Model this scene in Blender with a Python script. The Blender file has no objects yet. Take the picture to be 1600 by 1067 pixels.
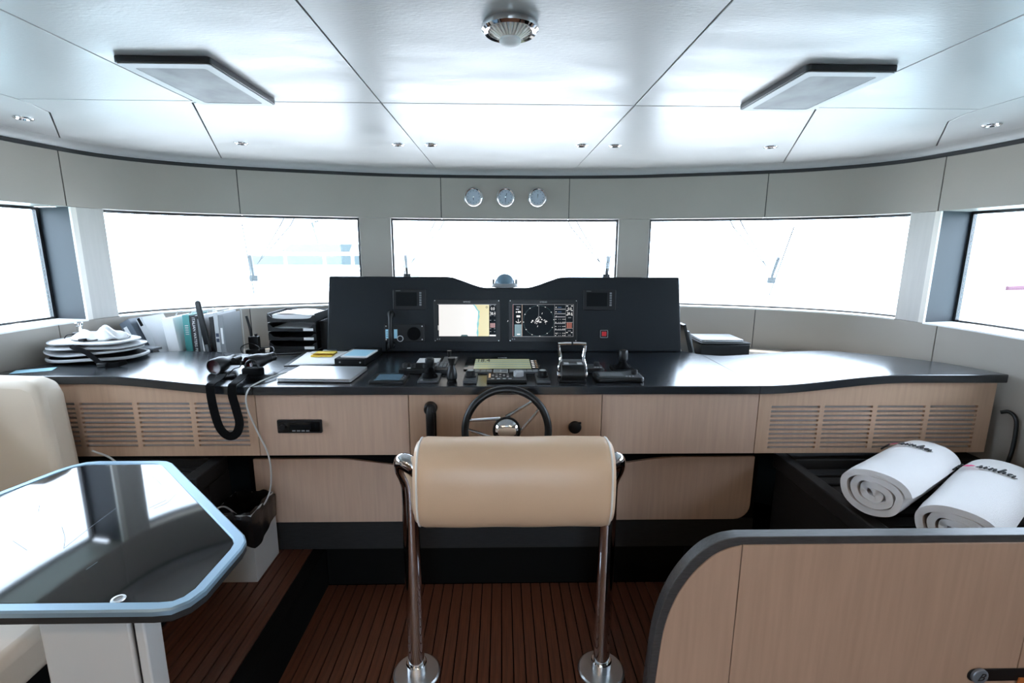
import bpy, bmesh, math, random
from mathutils import Vector, Matrix, Euler
random.seed(7)
R = math.radians
SC = bpy.context.scene
COL = SC.collection

# ------------------------------------------------------------------ camera
cam_d = bpy.data.cameras.new('camera'); cam = bpy.data.objects.new('camera', cam_d); COL.objects.link(cam)
cam_d.sensor_width = 36.0; cam_d.lens = 17.1; cam_d.clip_start = .02; cam_d.clip_end = 500
cam.location = (-.025, 0, 1.65)
cam.matrix_world = Matrix.Translation((-.025, 0, 1.65)) @ Euler((R(90 - 10.838), 0, R(-1.2586)), 'XYZ').to_matrix().to_4x4() @ Matrix.Rotation(R(.25), 4, 'Z')
SC.camera = cam

# ------------------------------------------------------------------ light
w = bpy.data.worlds.new('sky'); SC.world = w; w.use_nodes = True
bg = w.node_tree.nodes['Background']; bg.inputs[0].default_value = (.72, .84, 1.0, 1); bg.inputs[1].default_value = 15.0
sd = bpy.data.lights.new('sun', 'SUN'); sd.energy = 22.0; sd.angle = R(2); sd.color = (1, .96, .9)
so = bpy.data.objects.new('sun', sd); COL.objects.link(so); so.rotation_euler = (R(-16), R(6), 0)
SC.view_settings.view_transform = 'Standard'; SC.view_settings.look = 'None'
SC.view_settings.exposure = -0.12; SC.view_settings.gamma = 1.0; SC.view_settings.use_curve_mapping = False
SC.cycles.max_bounces = 10; SC.cycles.diffuse_bounces = 6; SC.cycles.glossy_bounces = 5; SC.cycles.transparent_max_bounces = 16
SC.cycles.caustics_reflective = False; SC.cycles.caustics_refractive = False

# ------------------------------------------------------------------ materials
def srgb(h):
    h = h.lstrip('#'); v = [int(h[i:i + 2], 16) / 255 for i in (0, 2, 4)]
    return [c / 12.92 if c <= .04045 else ((c + .055) / 1.055) ** 2.4 for c in v]
def mat(name, col, rough=.5, metal=0., spec=.5, noise=None, amt=.1, bump=0., bscale=200., stretch=(1, 1, 1), emit=None, estr=1., rvar=0., coat=0.):
    m = bpy.data.materials.new(name); m.use_nodes = True; nt = m.node_tree; b = nt.nodes['Principled BSDF']
    c = srgb(col) if isinstance(col, str) else list(col)
    b.inputs['Base Color'].default_value = c + [1]; b.inputs['Roughness'].default_value = rough
    b.inputs['Metallic'].default_value = metal; b.inputs['Specular IOR Level'].default_value = spec
    b.inputs['Coat Weight'].default_value = coat; b.inputs['Coat Roughness'].default_value = .08
    if emit is not None:
        e = srgb(emit) if isinstance(emit, str) else list(emit)
        b.inputs['Emission Color'].default_value = e + [1]; b.inputs['Emission Strength'].default_value = estr
    if noise or bump or rvar:
        tc = nt.nodes.new('ShaderNodeTexCoord'); mp = nt.nodes.new('ShaderNodeMapping')
        mp.inputs['Scale'].default_value = stretch; nt.links.new(tc.outputs['Object'], mp.inputs['Vector'])
    if noise or rvar:
        n = nt.nodes.new('ShaderNodeTexNoise'); n.inputs['Scale'].default_value = noise or 4; n.inputs['Detail'].default_value = 5
        nt.links.new(mp.outputs[0], n.inputs['Vector'])
    if noise:
        rp = nt.nodes.new('ShaderNodeValToRGB')
        rp.color_ramp.elements[0].position = .3; rp.color_ramp.elements[1].position = .7
        rp.color_ramp.elements[0].color = [x * (1 - amt) for x in c] + [1]; rp.color_ramp.elements[1].color = [min(1, x * (1 + amt)) for x in c] + [1]
        nt.links.new(n.outputs['Fac'], rp.inputs[0]); nt.links.new(rp.outputs[0], b.inputs['Base Color'])
    if rvar:
        mr = nt.nodes.new('ShaderNodeMapRange'); mr.inputs['From Min'].default_value = .3; mr.inputs['From Max'].default_value = .7
        mr.inputs['To Min'].default_value = max(0, rough - rvar); mr.inputs['To Max'].default_value = rough + rvar
        nt.links.new(n.outputs['Fac'], mr.inputs[0]); nt.links.new(mr.outputs[0], b.inputs['Roughness'])
    if bump:
        n2 = nt.nodes.new('ShaderNodeTexNoise'); n2.inputs['Scale'].default_value = bscale; n2.inputs['Detail'].default_value = 3
        nt.links.new(mp.outputs[0], n2.inputs['Vector'])
        bp = nt.nodes.new('ShaderNodeBump'); bp.inputs['Strength'].default_value = bump; bp.inputs['Distance'].default_value = .002
        nt.links.new(n2.outputs['Fac'], bp.inputs['Height']); nt.links.new(bp.outputs[0], b.inputs['Normal'])
    return m
def glass_mat(name, tint=(.97, .99, 1), ior=1.45):
    m = bpy.data.materials.new(name); m.use_nodes = True; nt = m.node_tree; nt.nodes.clear()
    o = nt.nodes.new('ShaderNodeOutputMaterial'); t = nt.nodes.new('ShaderNodeBsdfTransparent'); g = nt.nodes.new('ShaderNodeBsdfGlossy')
    t.inputs[0].default_value = (*tint, 1); g.inputs['Roughness'].default_value = .02
    f = nt.nodes.new('ShaderNodeFresnel'); f.inputs[0].default_value = ior; x = nt.nodes.new('ShaderNodeMixShader')
    ge = nt.nodes.new('ShaderNodeNewGeometry'); mr = nt.nodes.new('ShaderNodeMapRange')      # both faces of a pane reflect alike
    mr.inputs['To Min'].default_value = ior; mr.inputs['To Max'].default_value = 1 / ior
    nt.links.new(ge.outputs['Backfacing'], mr.inputs[0]); nt.links.new(mr.outputs[0], f.inputs[0])
    nt.links.new(f.outputs[0], x.inputs[0]); nt.links.new(t.outputs[0], x.inputs[1]); nt.links.new(g.outputs[0], x.inputs[2]); nt.links.new(x.outputs[0], o.inputs[0])
    return m
M = {}
M['ceil'] = mat('ceiling_fabric', (.37, .365, .36), .38, noise=3, amt=.05, bump=.25, bscale=60, stretch=(1, 3, 1), rvar=.06)
M['wall'] = mat('wall_leatherette', (.33, .297, .26), .36, spec=.5, noise=2, amt=.04, bump=.12, bscale=400)
M['pillar'] = mat('pillar_pale', (.46, .44, .41), .4, noise=6, amt=.05, stretch=(8, 8, .6))  # corner pillars, paler than the wall panels
M['sill'] = mat('white_sill', (.82, .82, .80), .4)
M['shadow_gap'] = mat('dark_joint', (.02, .02, .022), .6)
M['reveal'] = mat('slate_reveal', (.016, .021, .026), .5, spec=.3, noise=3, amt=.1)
M['black_frame'] = mat('black_window_frame', (.015, .016, .018), .35)
M['wood'] = mat('pale_veneer', (.52, .36, .27), .42, noise=7, amt=.07, stretch=(9, 9, .5), bump=.05, bscale=60)
M['wood_warm'] = mat('pale_veneer_warm', (.52, .35, .245), .42, noise=7, amt=.07, stretch=(9, 9, .5), bump=.05, bscale=60)
M['riser'] = mat('step_black', (.005, .005, .005), .85, spec=.04)
M['teak'] = mat('teak_plank', (.085, .028, .013), .42, noise=14, amt=.35, stretch=(6, .35, 1), bump=.1, bscale=40)
M['caulk'] = mat('black_caulk', (.003, .003, .003), .9, spec=.02)
M['desk'] = mat('charcoal_worktop', (.013, .016, .020), .23, spec=.85, bump=.05, bscale=300)
M['desk_edge'] = mat('charcoal_edge', (.020, .022, .026), .5)
M['dark'] = mat('dark_grey_laminate', (.020, .020, .0205), .55, spec=.2, noise=20, amt=.15, stretch=(1, 1, 8))
M['black'] = mat('black_plastic', (.006, .007, .008), .38, spec=.35)
M['blackm'] = mat('black_matte', (.005, .005, .0055), .8, spec=.06)
M['gloss'] = mat('black_gloss', (.006, .007, .008), .06)
M['panel'] = mat('instrument_black', (.008, .011, .014), .45, spec=.25, bump=.05, bscale=300)
M['chrome'] = mat('chrome', (.82, .83, .85), .06, 1.0)
M['steel'] = mat('brushed_steel', (.6, .61, .63), .3, 1.0)
M['rim'] = mat('satin_rim', (.23, .34, .43), .42, .6)
M['leather'] = mat('cream_leather', (.66, .455, .30), .36, noise=3, amt=.04, bump=.12, bscale=250)
M['leather2'] = mat('ivory_leather', (.64, .545, .44), .5, noise=3, amt=.04, bump=.12, bscale=250)
M['piping'] = mat('pale_piping', (.72, .68, .62), .5)
M['white'] = mat('white_plastic', (.54, .54, .53), .35)
M['paper'] = mat('white_paper', (.80, .80, .80), .7)
M['grey'] = mat('mid_grey', (.22, .23, .24), .5)
M['lgrey'] = mat('light_grey', (.48, .49, .50), .5)
M['greycover'] = mat('grey_cover', (.16, .17, .18), .5)
M['navy'] = mat('navy_cover', (.02, .03, .06), .4)
M['teal'] = mat('teal_cover', (.05, .26, .25), .45)
M['ltblue'] = mat('pale_blue_paper', (.35, .62, .75), .6)
M['yellow'] = mat('yellow_note', (.85, .62, .08), .6)
M['wood_dimmed'] = mat('dimmed_veneer', (.40, .265, .19), .42, noise=7, amt=.07, stretch=(9, 9, .5), bump=.05, bscale=60)  # same pale veneer, colour darkened to stand in for dimmer light
M['wood_edge'] = mat('charcoal_wood_edge', (.045, .045, .047), .35, noise=30, amt=.3, stretch=(1, 8, 8))
M['towel'] = mat('white_terry', (.78, .76, .76), .95, bump=1.0, bscale=500)
M['latch'] = mat('latch_face', (.16, .185, .22), .4, .3)
M['pink'] = mat('pink_print', (.75, .08, .22), .7)
M['ink'] = mat('black_print', (.01, .01, .012), .6)
M['lettering'] = mat('grey_lettering', (.5, .5, .5), .5)
M['silver'] = mat('silver_laptop', (.62, .63, .65), .32, .75)
M['glass'] = glass_mat('window_glass')
M['acrylic'] = glass_mat('clear_acrylic', (.93, .93, .94), 1.45)
M['lens'] = mat('coated_lens', (.03, .003, .005), .05, 0, coat=1)
M['red'] = mat('red_button', (.6, .01, .02), .35)
M['bag'] = mat('bin_liner', (.010, .010, .011), .25, bump=.6, bscale=40)
M['orange'] = mat('tan_leather', (.42, .12, .025), .5)
M['s_white'] = mat('screen_white', (.02, .02, .02), .2, emit=(1, .98, .95), estr=1.0)
M['s_land'] = mat('screen_land', (.02, .02, .02), .2, emit='#eee0a0', estr=.95)
M['s_shoal'] = mat('screen_shoal', (.02, .02, .02), .2, emit='#7fd3d6', estr=.9)
M['s_dark'] = mat('screen_dark', (.003, .004, .005), .5, spec=.1, emit=(.006, .009, .012), estr=1)
M['s_off'] = mat('screen_off', (.002, .003, .004), .5, spec=.15)
M['s_grey'] = mat('screen_grey', (.02, .02, .02), .2, emit=(.30, .30, .31), estr=1)
M['s_red'] = mat('screen_red', (.02, .02, .02), .2, emit=(.42, .14, .10), estr=1)
M['s_teal'] = mat('screen_teal', (.02, .02, .02), .2, emit=(.06, .14, .14), estr=1)
M['s_tan'] = mat('screen_tan', (.02, .02, .02), .2, emit=(.45, .30, .18), estr=1)
M['s_bluebar'] = mat('screen_blue', (.02, .02, .02), .2, emit=(.10, .18, .35), estr=1)
M['s_olive'] = mat('screen_olive', (.02, .02, .02), .2, emit=(.30, .34, .22), estr=.9)
M['s_olive2'] = mat('screen_olive_blue', (.02, .02, .02), .2, emit=(.16, .26, .27), estr=.9)
M['s_olive3'] = mat('screen_olive_pale', (.02, .02, .02), .2, emit=(.42, .44, .26), estr=.9)
M['wiper'] = mat('wiper_metal', (.03, .035, .038), .4)
M['hatchmesh'] = mat('hatch_mesh', (.26, .26, .27), .6, noise=9, amt=.3)
M['lampglass'] = mat('lamp_glass', (.30, .20, .17), .2)
M['scratch'] = mat('scratch', (.25, .30, .34), .5)
M['plate'] = mat('dark_plate', (.055, .06, .066), .4)
M['binderblue'] = mat('blue_grey_binder', (.11, .135, .165), .4)
M['dial'] = mat('gauge_dial', (.42, .48, .55), .4)
M['tabglass'] = mat('black_glass', (.010, .010, .012), .05, spec=.6)
M['tablet'] = mat('tablet_screen', (.12, .2, .26), .15)
M['hull'] = mat('white_gelcoat', (.8, .8, .8), .3)
M['sea'] = mat('sea_water', (.28, .40, .42), .15, bump=.5, bscale=2)
M['tealglass'] = mat('far_windows', (.030, .044, .046), .3)
M['magenta'] = mat('magenta_cover', (.06, .012, .028), .6)
M['cream_wall'] = mat('aft_wall', (.22, .15, .10), .5)

# ------------------------------------------------------------------ mesh helpers
class MB:
    def __init__(s): s.v = []; s.f = []; s.m = []; s.mats = []
    def mi(s, m):
        if m not in s.mats: s.mats.append(m)
        return s.mats.index(m)
    def add(s, vs, fs, m=None, T=None):
        o = len(s.v)
        for p in vs: s.v.append(tuple(T @ Vector(p)) if T is not None else tuple(p))
        k = s.mi(m) if m else 0
        for f in fs: s.f.append([i + o for i in f]); s.m.append(k)
        return s
    def box(s, x0, x1, y0, y1, z0, z1, m=None, T=None):
        vs = [(x, y, z) for z in (z0, z1) for y in (y0, y1) for x in (x0, x1)]
        return s.add(vs, [(0, 2, 3, 1), (4, 5, 7, 6), (0, 1, 5, 4), (2, 6, 7, 3), (0, 4, 6, 2), (1, 3, 7, 5)], m, T)
    def prism(s, poly, a, b, axis='z', m=None, T=None):
        # poly in the plane across axis: z->(x,y), y->(x,z), x->(y,z)
        def P(p, h):
            return (p[0], p[1], h) if axis == 'z' else ((p[0], h, p[1]) if axis == 'y' else (h, p[0], p[1]))
        area = sum(poly[i][0] * poly[(i + 1) % len(poly)][1] - poly[(i + 1) % len(poly)][0] * poly[i][1] for i in range(len(poly)))
        pl = list(poly) if area > 0 else list(poly)[::-1]
        n = len(pl); vs = [P(p, a) for p in pl] + [P(p, b) for p in pl]
        fs = [list(range(n))[::-1], [n + i for i in range(n)]] + [(i, (i + 1) % n, n + (i + 1) % n, n + i) for i in range(n)]
        if axis == 'y': fs = [list(f)[::-1] for f in fs]
        return s.add(vs, fs, m, T)
    def cyl(s, p0, p1, r0, r1=None, n=20, m=None, cap=True):
        r1 = r0 if r1 is None else r1
        p0 = Vector(p0); p1 = Vector(p1); d = (p1 - p0).normalized(); q = d.to_track_quat('Z', 'Y').to_matrix()
        vs = []
        for p, r in ((p0, r0), (p1, r1)):
            for i in range(n):
                a = 2 * math.pi * i / n; vs.append(p + q @ Vector((r * math.cos(a), r * math.sin(a), 0)))
        fs = [(i, (i + 1) % n, n + (i + 1) % n, n + i) for i in range(n)]
        if cap: fs += [list(range(n))[::-1], [n + i for i in range(n)]]
        return s.add(vs, fs, m)
    def tube(s, pts, r, n=10, closed=False, m=None, flat=1.0):
        pts = [Vector(p) for p in pts]; N = len(pts); rr = r if isinstance(r, (list, tuple)) else [r] * N
        vs = []; up = None
        for i in range(N):
            a = pts[(i - 1) % N] if (closed or i > 0) else pts[i]; b = pts[(i + 1) % N] if (closed or i < N - 1) else pts[i]
            t = (b - a).normalized()
            if up is None:
                up = Vector((0, 0, 1)) if abs(t.z) < .9 else Vector((0, 1, 0))
            up = (up - t * up.dot(t)).normalized(); sd_ = t.cross(up)
            for k in range(n):
                an = 2 * math.pi * k / n; vs.append(pts[i] + up * math.cos(an) * rr[i] * flat + sd_ * math.sin(an) * rr[i])
        fs = []
        for i in range(N if closed else N - 1):
            j = (i + 1) % N
            for k in range(n): fs.append((i * n + k, i * n + (k + 1) % n, j * n + (k + 1) % n, j * n + k))
        fs = [f[::-1] for f in fs]
        if not closed: fs += [list(range(n)), [(N - 1) * n + k for k in range(n)][::-1]]
        return s.add(vs, fs, m)
    def lathe(s, prof, c=(0, 0, 0), n=28, T=None, m=None):
        vs = []; P = len(prof)
        for i in range(n):
            a = 2 * math.pi * i / n
            for r, z in prof: vs.append((c[0] + r * math.cos(a), c[1] + r * math.sin(a), c[2] + z))
        fs = []
        for i in range(n):
            j = (i + 1) % n
            for k in range(P - 1): fs.append((i * P + k, j * P + k, j * P + k + 1, i * P + k + 1))
        return s.add(vs, fs, m, T)
    def grid(s, fn, nu, nv, m=None, T=None, closeu=False, flip=False):
        vs = [fn(i / (nu if closeu else nu - 1), j / (nv - 1)) for i in range(nu) for j in range(nv)]
        fs = []
        for i in range(nu if closeu else nu - 1):
            k = (i + 1) % nu
            for j in range(nv - 1):
                q = (i * nv + j, k * nv + j, k * nv + j + 1, i * nv + j + 1); fs.append(q[::-1] if flip else q)
        return s.add(vs, fs, m, T)
    def build(s, name, m=None, parent=None, bevel=0., seg=2, sharp=35, sub=0):
        me = bpy.data.meshes.new(name); me.from_pydata(s.v, [], s.f)
        ms = s.mats if s.mats else [m]
        for x in ms: me.materials.append(M[x] if isinstance(x, str) else x)
        if len(ms) > 1 or s.mats:
            for p, k in zip(me.polygons, s.m): p.material_index = k
        me.validate(); me.update()
        bm = bmesh.new(); bm.from_mesh(me); bmesh.ops.remove_doubles(bm, verts=bm.verts, dist=1e-6); bmesh.ops.recalc_face_normals(bm, faces=bm.faces); bm.to_mesh(me); bm.free()
        me.shade_smooth(); me.set_sharp_from_angle(angle=R(sharp))
        o = bpy.data.objects.new(name, me); COL.objects.link(o)
        if parent is not None: o.parent = parent
        if bevel:
            b = o.modifiers.new('bevel', 'BEVEL'); b.width = bevel; b.segments = seg; b.limit_method = 'ANGLE'; b.angle_limit = R(40); b.harden_normals = False
        if sub:
            b = o.modifiers.new('sub', 'SUBSURF'); b.levels = sub; b.render_levels = sub
        return o
def tag(o, label=None, cat=None, group=None, kind=None):
    if label: o['label'] = label
    if cat: o['category'] = cat
    if group: o['group'] = group
    if kind: o['kind'] = kind
    return o
def thing(name, label, cat, loc=(0, 0, 0), rot=(0, 0, 0), group=None):
    o = bpy.data.objects.new(name, None); COL.objects.link(o); o.empty_display_size = .05
    o.location = loc; o.rotation_euler = rot
    return tag(o, label, cat, group)
def struct(name, label=None, cat=None):
    o = bpy.data.objects.new(name, None); COL.objects.link(o); o.empty_display_size = .05
    return tag(o, label, cat, kind='structure')
def text(body, size, m, name, parent, loc, rot=(0, 0, 0), shear=0, extrude=.0004, align='CENTER', width=1.0):
    cu = bpy.data.curves.new(name, 'FONT'); cu.body = body; cu.size = size; cu.shear = shear; cu.extrude = extrude
    cu.align_x = align; cu.align_y = 'CENTER'; cu.resolution_u = 3
    t = bpy.data.objects.new(name + '_tmp', cu); COL.objects.link(t)
    dg = bpy.context.evaluated_depsgraph_get(); me = bpy.data.meshes.new_from_object(t.evaluated_get(dg))
    bpy.data.objects.remove(t); bpy.data.curves.remove(cu)
    me.materials.clear(); me.materials.append(M[m])
    o = bpy.data.objects.new(name, me); COL.objects.link(o); o.location = loc; o.rotation_euler = rot; o.scale = (width, 1, 1)
    if parent is not None: o.parent = parent
    return o
def cr(pts, n=8, closed=False):                       # Catmull-Rom through points
    P = [Vector(p) for p in pts]; N = len(P); out = []
    for i in range(N if closed else N - 1):
        a = P[(i - 1) % N] if (closed or i > 0) else 2 * P[0] - P[1]; b = P[i]; c = P[(i + 1) % N]
        d = P[(i + 2) % N] if (closed or i < N - 2) else 2 * P[-1] - P[-2]
        for k in range(n):
            t = k / n; out.append(.5 * ((2 * b) + (c - a) * t + (2 * a - 5 * b + 4 * c - d) * t * t + (3 * b - a - 3 * c + d) * t ** 3))
    if not closed: out.append(P[-1])
    return out
def rrect(x0, x1, y0, y1, r, n=5):
    out = []
    for cx, cy, a0 in ((x1 - r, y1 - r, 0), (x0 + r, y1 - r, 90), (x0 + r, y0 + r, 180), (x1 - r, y0 + r, 270)):
        for k in range(n + 1): a = R(a0 + 90 * k / n); out.append((cx + r * math.cos(a), cy + r * math.sin(a)))
    return out
def inset(poly, d):
    area = sum(poly[i][0] * poly[(i + 1) % len(poly)][1] - poly[(i + 1) % len(poly)][0] * poly[i][1] for i in range(len(poly)))
    P = [Vector((p[0], p[1])) for p in poly]; P = P if area > 0 else P[::-1]; n = len(P); out = []
    for i in range(n):
        a = (P[i] - P[i - 1]).normalized(); b = (P[(i + 1) % n] - P[i]).normalized()
        na = Vector((-a.y, a.x)); nb = Vector((-b.y, b.x)); k = 1 + na.dot(nb)
        out.append(tuple(P[i] + (na + nb) * (d / max(k, .3))))
    return out
def sm(t): t = max(0., min(1., t)); return t * t * (3 - 2 * t)

# ------------------------------------------------------------------ hull curve of the wheelhouse (inner face, plan)
HALF = [(0, 3.40), (.43, 3.385), (.76, 3.35), (1.0, 3.295), (1.62, 3.10), (1.95, 2.92), (2.13, 2.72), (2.20, 2.48), (2.235, 2.2), (2.25, 1.5), (2.27, .6), (2.28, -.6), (2.28, -2.4)]
_p = [(-x, y, 0) for x, y in HALF[:0:-1]] + [(x, y, 0) for x, y in HALF]
PATH = [Vector((p.x, p.y)) for p in cr(_p, 10)]
CUM = [0.]
for i in range(1, len(PATH)): CUM.append(CUM[-1] + (PATH[i] - PATH[i - 1]).length)
def s_near(x, y):
    i = min(range(len(PATH)), key=lambda k: (PATH[k] - Vector((x, y))).length)
    best = (1e9, 0)
    for j in (i - 1, i):
        if 0 <= j < len(PATH) - 1:
            a, b = PATH[j], PATH[j + 1]; t = max(0, min(1, (Vector((x, y)) - a).dot(b - a) / (b - a).length_squared))
            d = (a + (b - a) * t - Vector((x, y))).length
            if d < best[0]: best = (d, CUM[j] + t * (CUM[j + 1] - CUM[j]))
    return best[1]
def at_s(s):
    s = max(0, min(CUM[-1], s)); j = max(i for i in range(len(CUM)) if CUM[i] <= s + 1e-9); j = min(j, len(PATH) - 2)
    t = (s - CUM[j]) / (CUM[j + 1] - CUM[j]); a, b = PATH[j], PATH[j + 1]; d = (b - a).normalized()
    return a + (b - a) * t, Vector((-d.y, d.x))            # point, outward normal
def sub_s(s0, s1, step=.06):
    n = max(2, int((s1 - s0) / step) + 1); return [s0 + (s1 - s0) * i / (n - 1) for i in range(n)]
def sweep(mb, s0, s1, prof, m=None, step=.06):
    """sweep a closed profile [(outward offset, z)] along the hull curve"""
    S = sub_s(s0, s1, step); P = len(prof); vs = []
    for s in S:
        p, n = at_s(s)
        for o, z in prof: vs.append((p.x + n.x * o, p.y + n.y * o, z))
    fs = [(i * P + k, i * P + (k + 1) % P, (i + 1) * P + (k + 1) % P, (i + 1) * P + k) for i in range(len(S) - 1) for k in range(P)]
    fs += [list(range(P)), [(len(S) - 1) * P + k for k in range(P)][::-1]]
    return mb.add(vs, fs, m)
def rect(o0, o1, z0, z1): return [(o0, z0), (o1, z0), (o1, z1), (o0, z1)]
ZS, ZW, ZF, ZC = 1.272, 1.846, 2.108, 2.16
SX = lambda x, y: s_near(x, y)
S_END = (SX(-2.28, -2.4), SX(2.28, -2.4))
g = .0022

# walls: fascia and lower wall are rows of panels with open joints
seam_f = [(-2.28, -2.4), (-2.27, -.6), (-2.25, 1.0), (-2.195, 2.55), (-1.62, 3.10), (-.43, 3.385), (.43, 3.385), (1.62, 3.10), (2.199, 2.51), (2.25, 1.0), (2.27, -.6), (2.28, -2.4)]
seam_l = [(-2.28, -2.4), (-2.27, -.6), (-2.25, 1.0), (-2.205, 2.42), (-1.62, 3.10), (0, 3.40), (1.62, 3.10), (2.205, 2.42), (2.25, 1.0), (2.27, -.6), (2.28, -2.4)]
wf = struct('wall_front'); wl = struct('wall_left'); wr = struct('wall_right')
def side_of(a, b):
    x = (a[0] + b[0]) / 2; y = (a[1] + b[1]) / 2
    return wf if y > 2.4 else (wl if x < 0 else wr)
for a, b in zip(seam_f, seam_f[1:]):
    mb = MB(); th = .10 if side_of(a, b) is wf else .24
    sweep(mb, SX(*a) + g, SX(*b) - g, rect(0, th, ZW, ZF), None); mb.build('fascia_panel', M['wall'], side_of(a, b), bevel=.0015)
for a, b in zip(seam_l, seam_l[1:]):
    mb = MB(); th = .10 if side_of(a, b) is wf else .24
    zb = .98 if side_of(a, b) is wf else .2
    sweep(mb, SX(*a) + g, SX(*b) - g, rect(0, th, zb, ZS), None); mb.build('lower_panel', M['wall'], side_of(a, b), bevel=.0015)
mb = MB(); sweep(mb, SX(-2.2, 2.48), SX(2.2, 2.48), rect(.004, .012, .98, ZS - .003)); sweep(mb, SX(-2.2, 2.48), SX(2.2, 2.48), rect(.004, .012, ZW + .003, ZF)); mb.build('joint_backing', M['shadow_gap'], wf)
mb = MB(); sweep(mb, SX(-2.25, 1.5), SX(2.25, 1.5), rect(.004, .10, -.12, .9795)); mb.build('hull_lining', M['blackm'], wf)
MB().prism([(p.x, p.y) for p in PATH if p.y > 1.9], -.08, -.062).build('hull_bottom', M['blackm'], wf)
# pillars between the front windows and at the corners
for a, b in (((-.96, 3.305), (-.765, 3.35)), ((.765, 3.35), (.96, 3.305))):
    mb = MB(); sweep(mb, SX(*a), SX(*b), rect(.003, .10, ZS + .001, ZW - .001)); mb.build('window_pillar', M['wall'], wf, bevel=.0015)
for sgn in (-1, 1):
    pe = (-2.178, 2.575) if sgn < 0 else (2.196, 2.505); pf = (-2.135, 2.71) if sgn < 0 else (2.16, 2.64)
    sa, sb = sorted((SX(*pf), SX(*pe)))
    mb = MB(); sweep(mb, sa, sb, rect(.003, .10, ZS + .001, ZW - .001)); mb.build('corner_pillar', M['pillar'], wf, bevel=.0015)
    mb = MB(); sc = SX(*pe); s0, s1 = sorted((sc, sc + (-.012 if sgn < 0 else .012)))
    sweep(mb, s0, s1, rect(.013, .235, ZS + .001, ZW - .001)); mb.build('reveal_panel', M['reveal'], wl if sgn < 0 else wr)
    mb = MB(); s2, s3 = sorted((s0 if sgn < 0 else s1, (s0 - .01) if sgn < 0 else (s1 + .01)))
    sweep(mb, sc - .013, sc + .013, rect(-.001, .012, ZS + .001, ZW - .001)); mb.build('pillar_edge', M['piping'], wf)
    for ya, yb in ((.62, -2.39),):
        s4, s5 = sorted((SX(sgn * 2.27, ya), SX(sgn * 2.28, yb))); mb = MB(); sweep(mb, s4, s5, rect(.003, .24, ZS + .001, ZW - .001)); mb.build('window_pillar', M['wall'], wl if sgn < 0 else wr)
# sills, windows
def window(n, a, b, off, cuts=()):
    wn = struct('window_%d' % n); sa, sb = sorted((SX(*a), SX(*b)))
    d = off
    mb = MB(); sweep(mb, sa, sb, rect(d - .012, d + .014, ZS, ZS + .014)); mb.build('frame_rail', M['black_frame'], wn)
    mb = MB(); sweep(mb, sa, sb, rect(d - .012, d + .014, ZW - .014, ZW)); mb.build('frame_rail', M['black_frame'], wn)
    for s in (sa, sb):
        s0 = s if s == sa else s - .012
        mb = MB(); sweep(mb, s0, s0 + .012, rect(d - .012, d + .014, ZS + .014, ZW - .014)); mb.build('frame_post', M['black_frame'], wn)
    mb = MB(); sweep(mb, sa + .012, sb - .012, rect(d - .003, d + .003, ZS + .014, ZW - .014)); mb.build('pane', M['glass'], wn)
    mb = MB(); sweep(mb, sa, sb, rect(-.004, d - .012, ZS - .004, ZS + .004)); mb.build('sill', M['sill'], wn)
window(1, (-2.135, 2.71), (-.96, 3.305), .075)
window(2, (-.765, 3.35), (.765, 3.35), .075)
window(3, (.96, 3.305), (2.16, 2.64), .075)
window(4, (-2.27, .62), (-2.178, 2.562), .21)
window(5, (2.196, 2.492), (2.27, .62), .21)

# ceiling
ce = struct('ceiling')
def front_pts(xa, xb, off=-.05, n=12):
    out = []; sa, sb = SX(*xa), SX(*xb)
    for i in range(n + 1): p, nn = at_s(sa + (sb - sa) * i / n); out.append((p.x + nn.x * off, p.y + nn.y * off))
    return out
CY = 1.883; AF = -2.4
polys = [[(-.457, AF), (.457, AF), (.457, CY), (-.457, CY)], [(-.457, CY), (.457, CY)] + front_pts((.46, 3.383), (-.46, 3.383))]
for s in (-1, 1):
    fp = lambda a, b: [(p[0], p[1]) for p in front_pts((s * a[0], a[1]), (s * b[0], b[1]))]
    polys += [[(s * .457, AF), (s * 1.125, AF), (s * 1.125, CY), (s * .457, CY)],
              [(s * .457, CY), (s * 1.09, CY), (s * 1.14, 1.91)] + fp((1.68, 3.07), (.457, 3.383)),
              [(s * 1.125, AF), (s * 1.735, AF), (s * 1.735, CY), (s * 1.125, CY)],
              [(s * 1.095, CY), (s * 1.735, CY), (s * 1.742, 1.95), (s * 1.78, 2.06)] + fp((2.20, 2.53), (1.68, 3.07)) + [(s * 1.14, 1.91)],
              [(s * 1.735, AF), (s * 1.735, CY), (s * 1.742, 1.95), (s * 1.78, 2.06)] + [(p[0], p[1]) for p in front_pts((s * 2.20, 2.53), (s * 2.28, -2.39), -.05, 30)]]
for p in polys: MB().prism(inset(p, .0026), ZC, ZC + .02).build('ceiling_panel', M['ceil'], ce, bevel=.0015)
MB().prism([(p.x + n_.x * .13, p.y + n_.y * .13) for p, n_ in (at_s(q_) for q_ in sub_s(S_END[0], S_END[1], .1))] + [(2.45, -2.6), (-2.45, -2.6)], ZC + .021, ZC + .06).build('backing_board', M['shadow_gap'], ce)
prof = [(-.052 + .052 * math.sin(R(a)), ZC - .030 + .030 * math.cos(R(a))) for a in range(0, 91, 15)]
prof = prof + [(.02, ZC - .030), (.02, ZC + .0205), (-.052, ZC + .0205)]
mb = MB(); sweep(mb, S_END[0], S_END[1], prof, step=.04); mb.build('ceiling_roll_edge', M['ceil'], ce)
mb = MB(); sweep(mb, S_END[0], S_END[1], rect(.006, .03, ZF - .002, ZC - .031), step=.1); mb.build('shadow_joint', M['shadow_gap'], ce)

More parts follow.
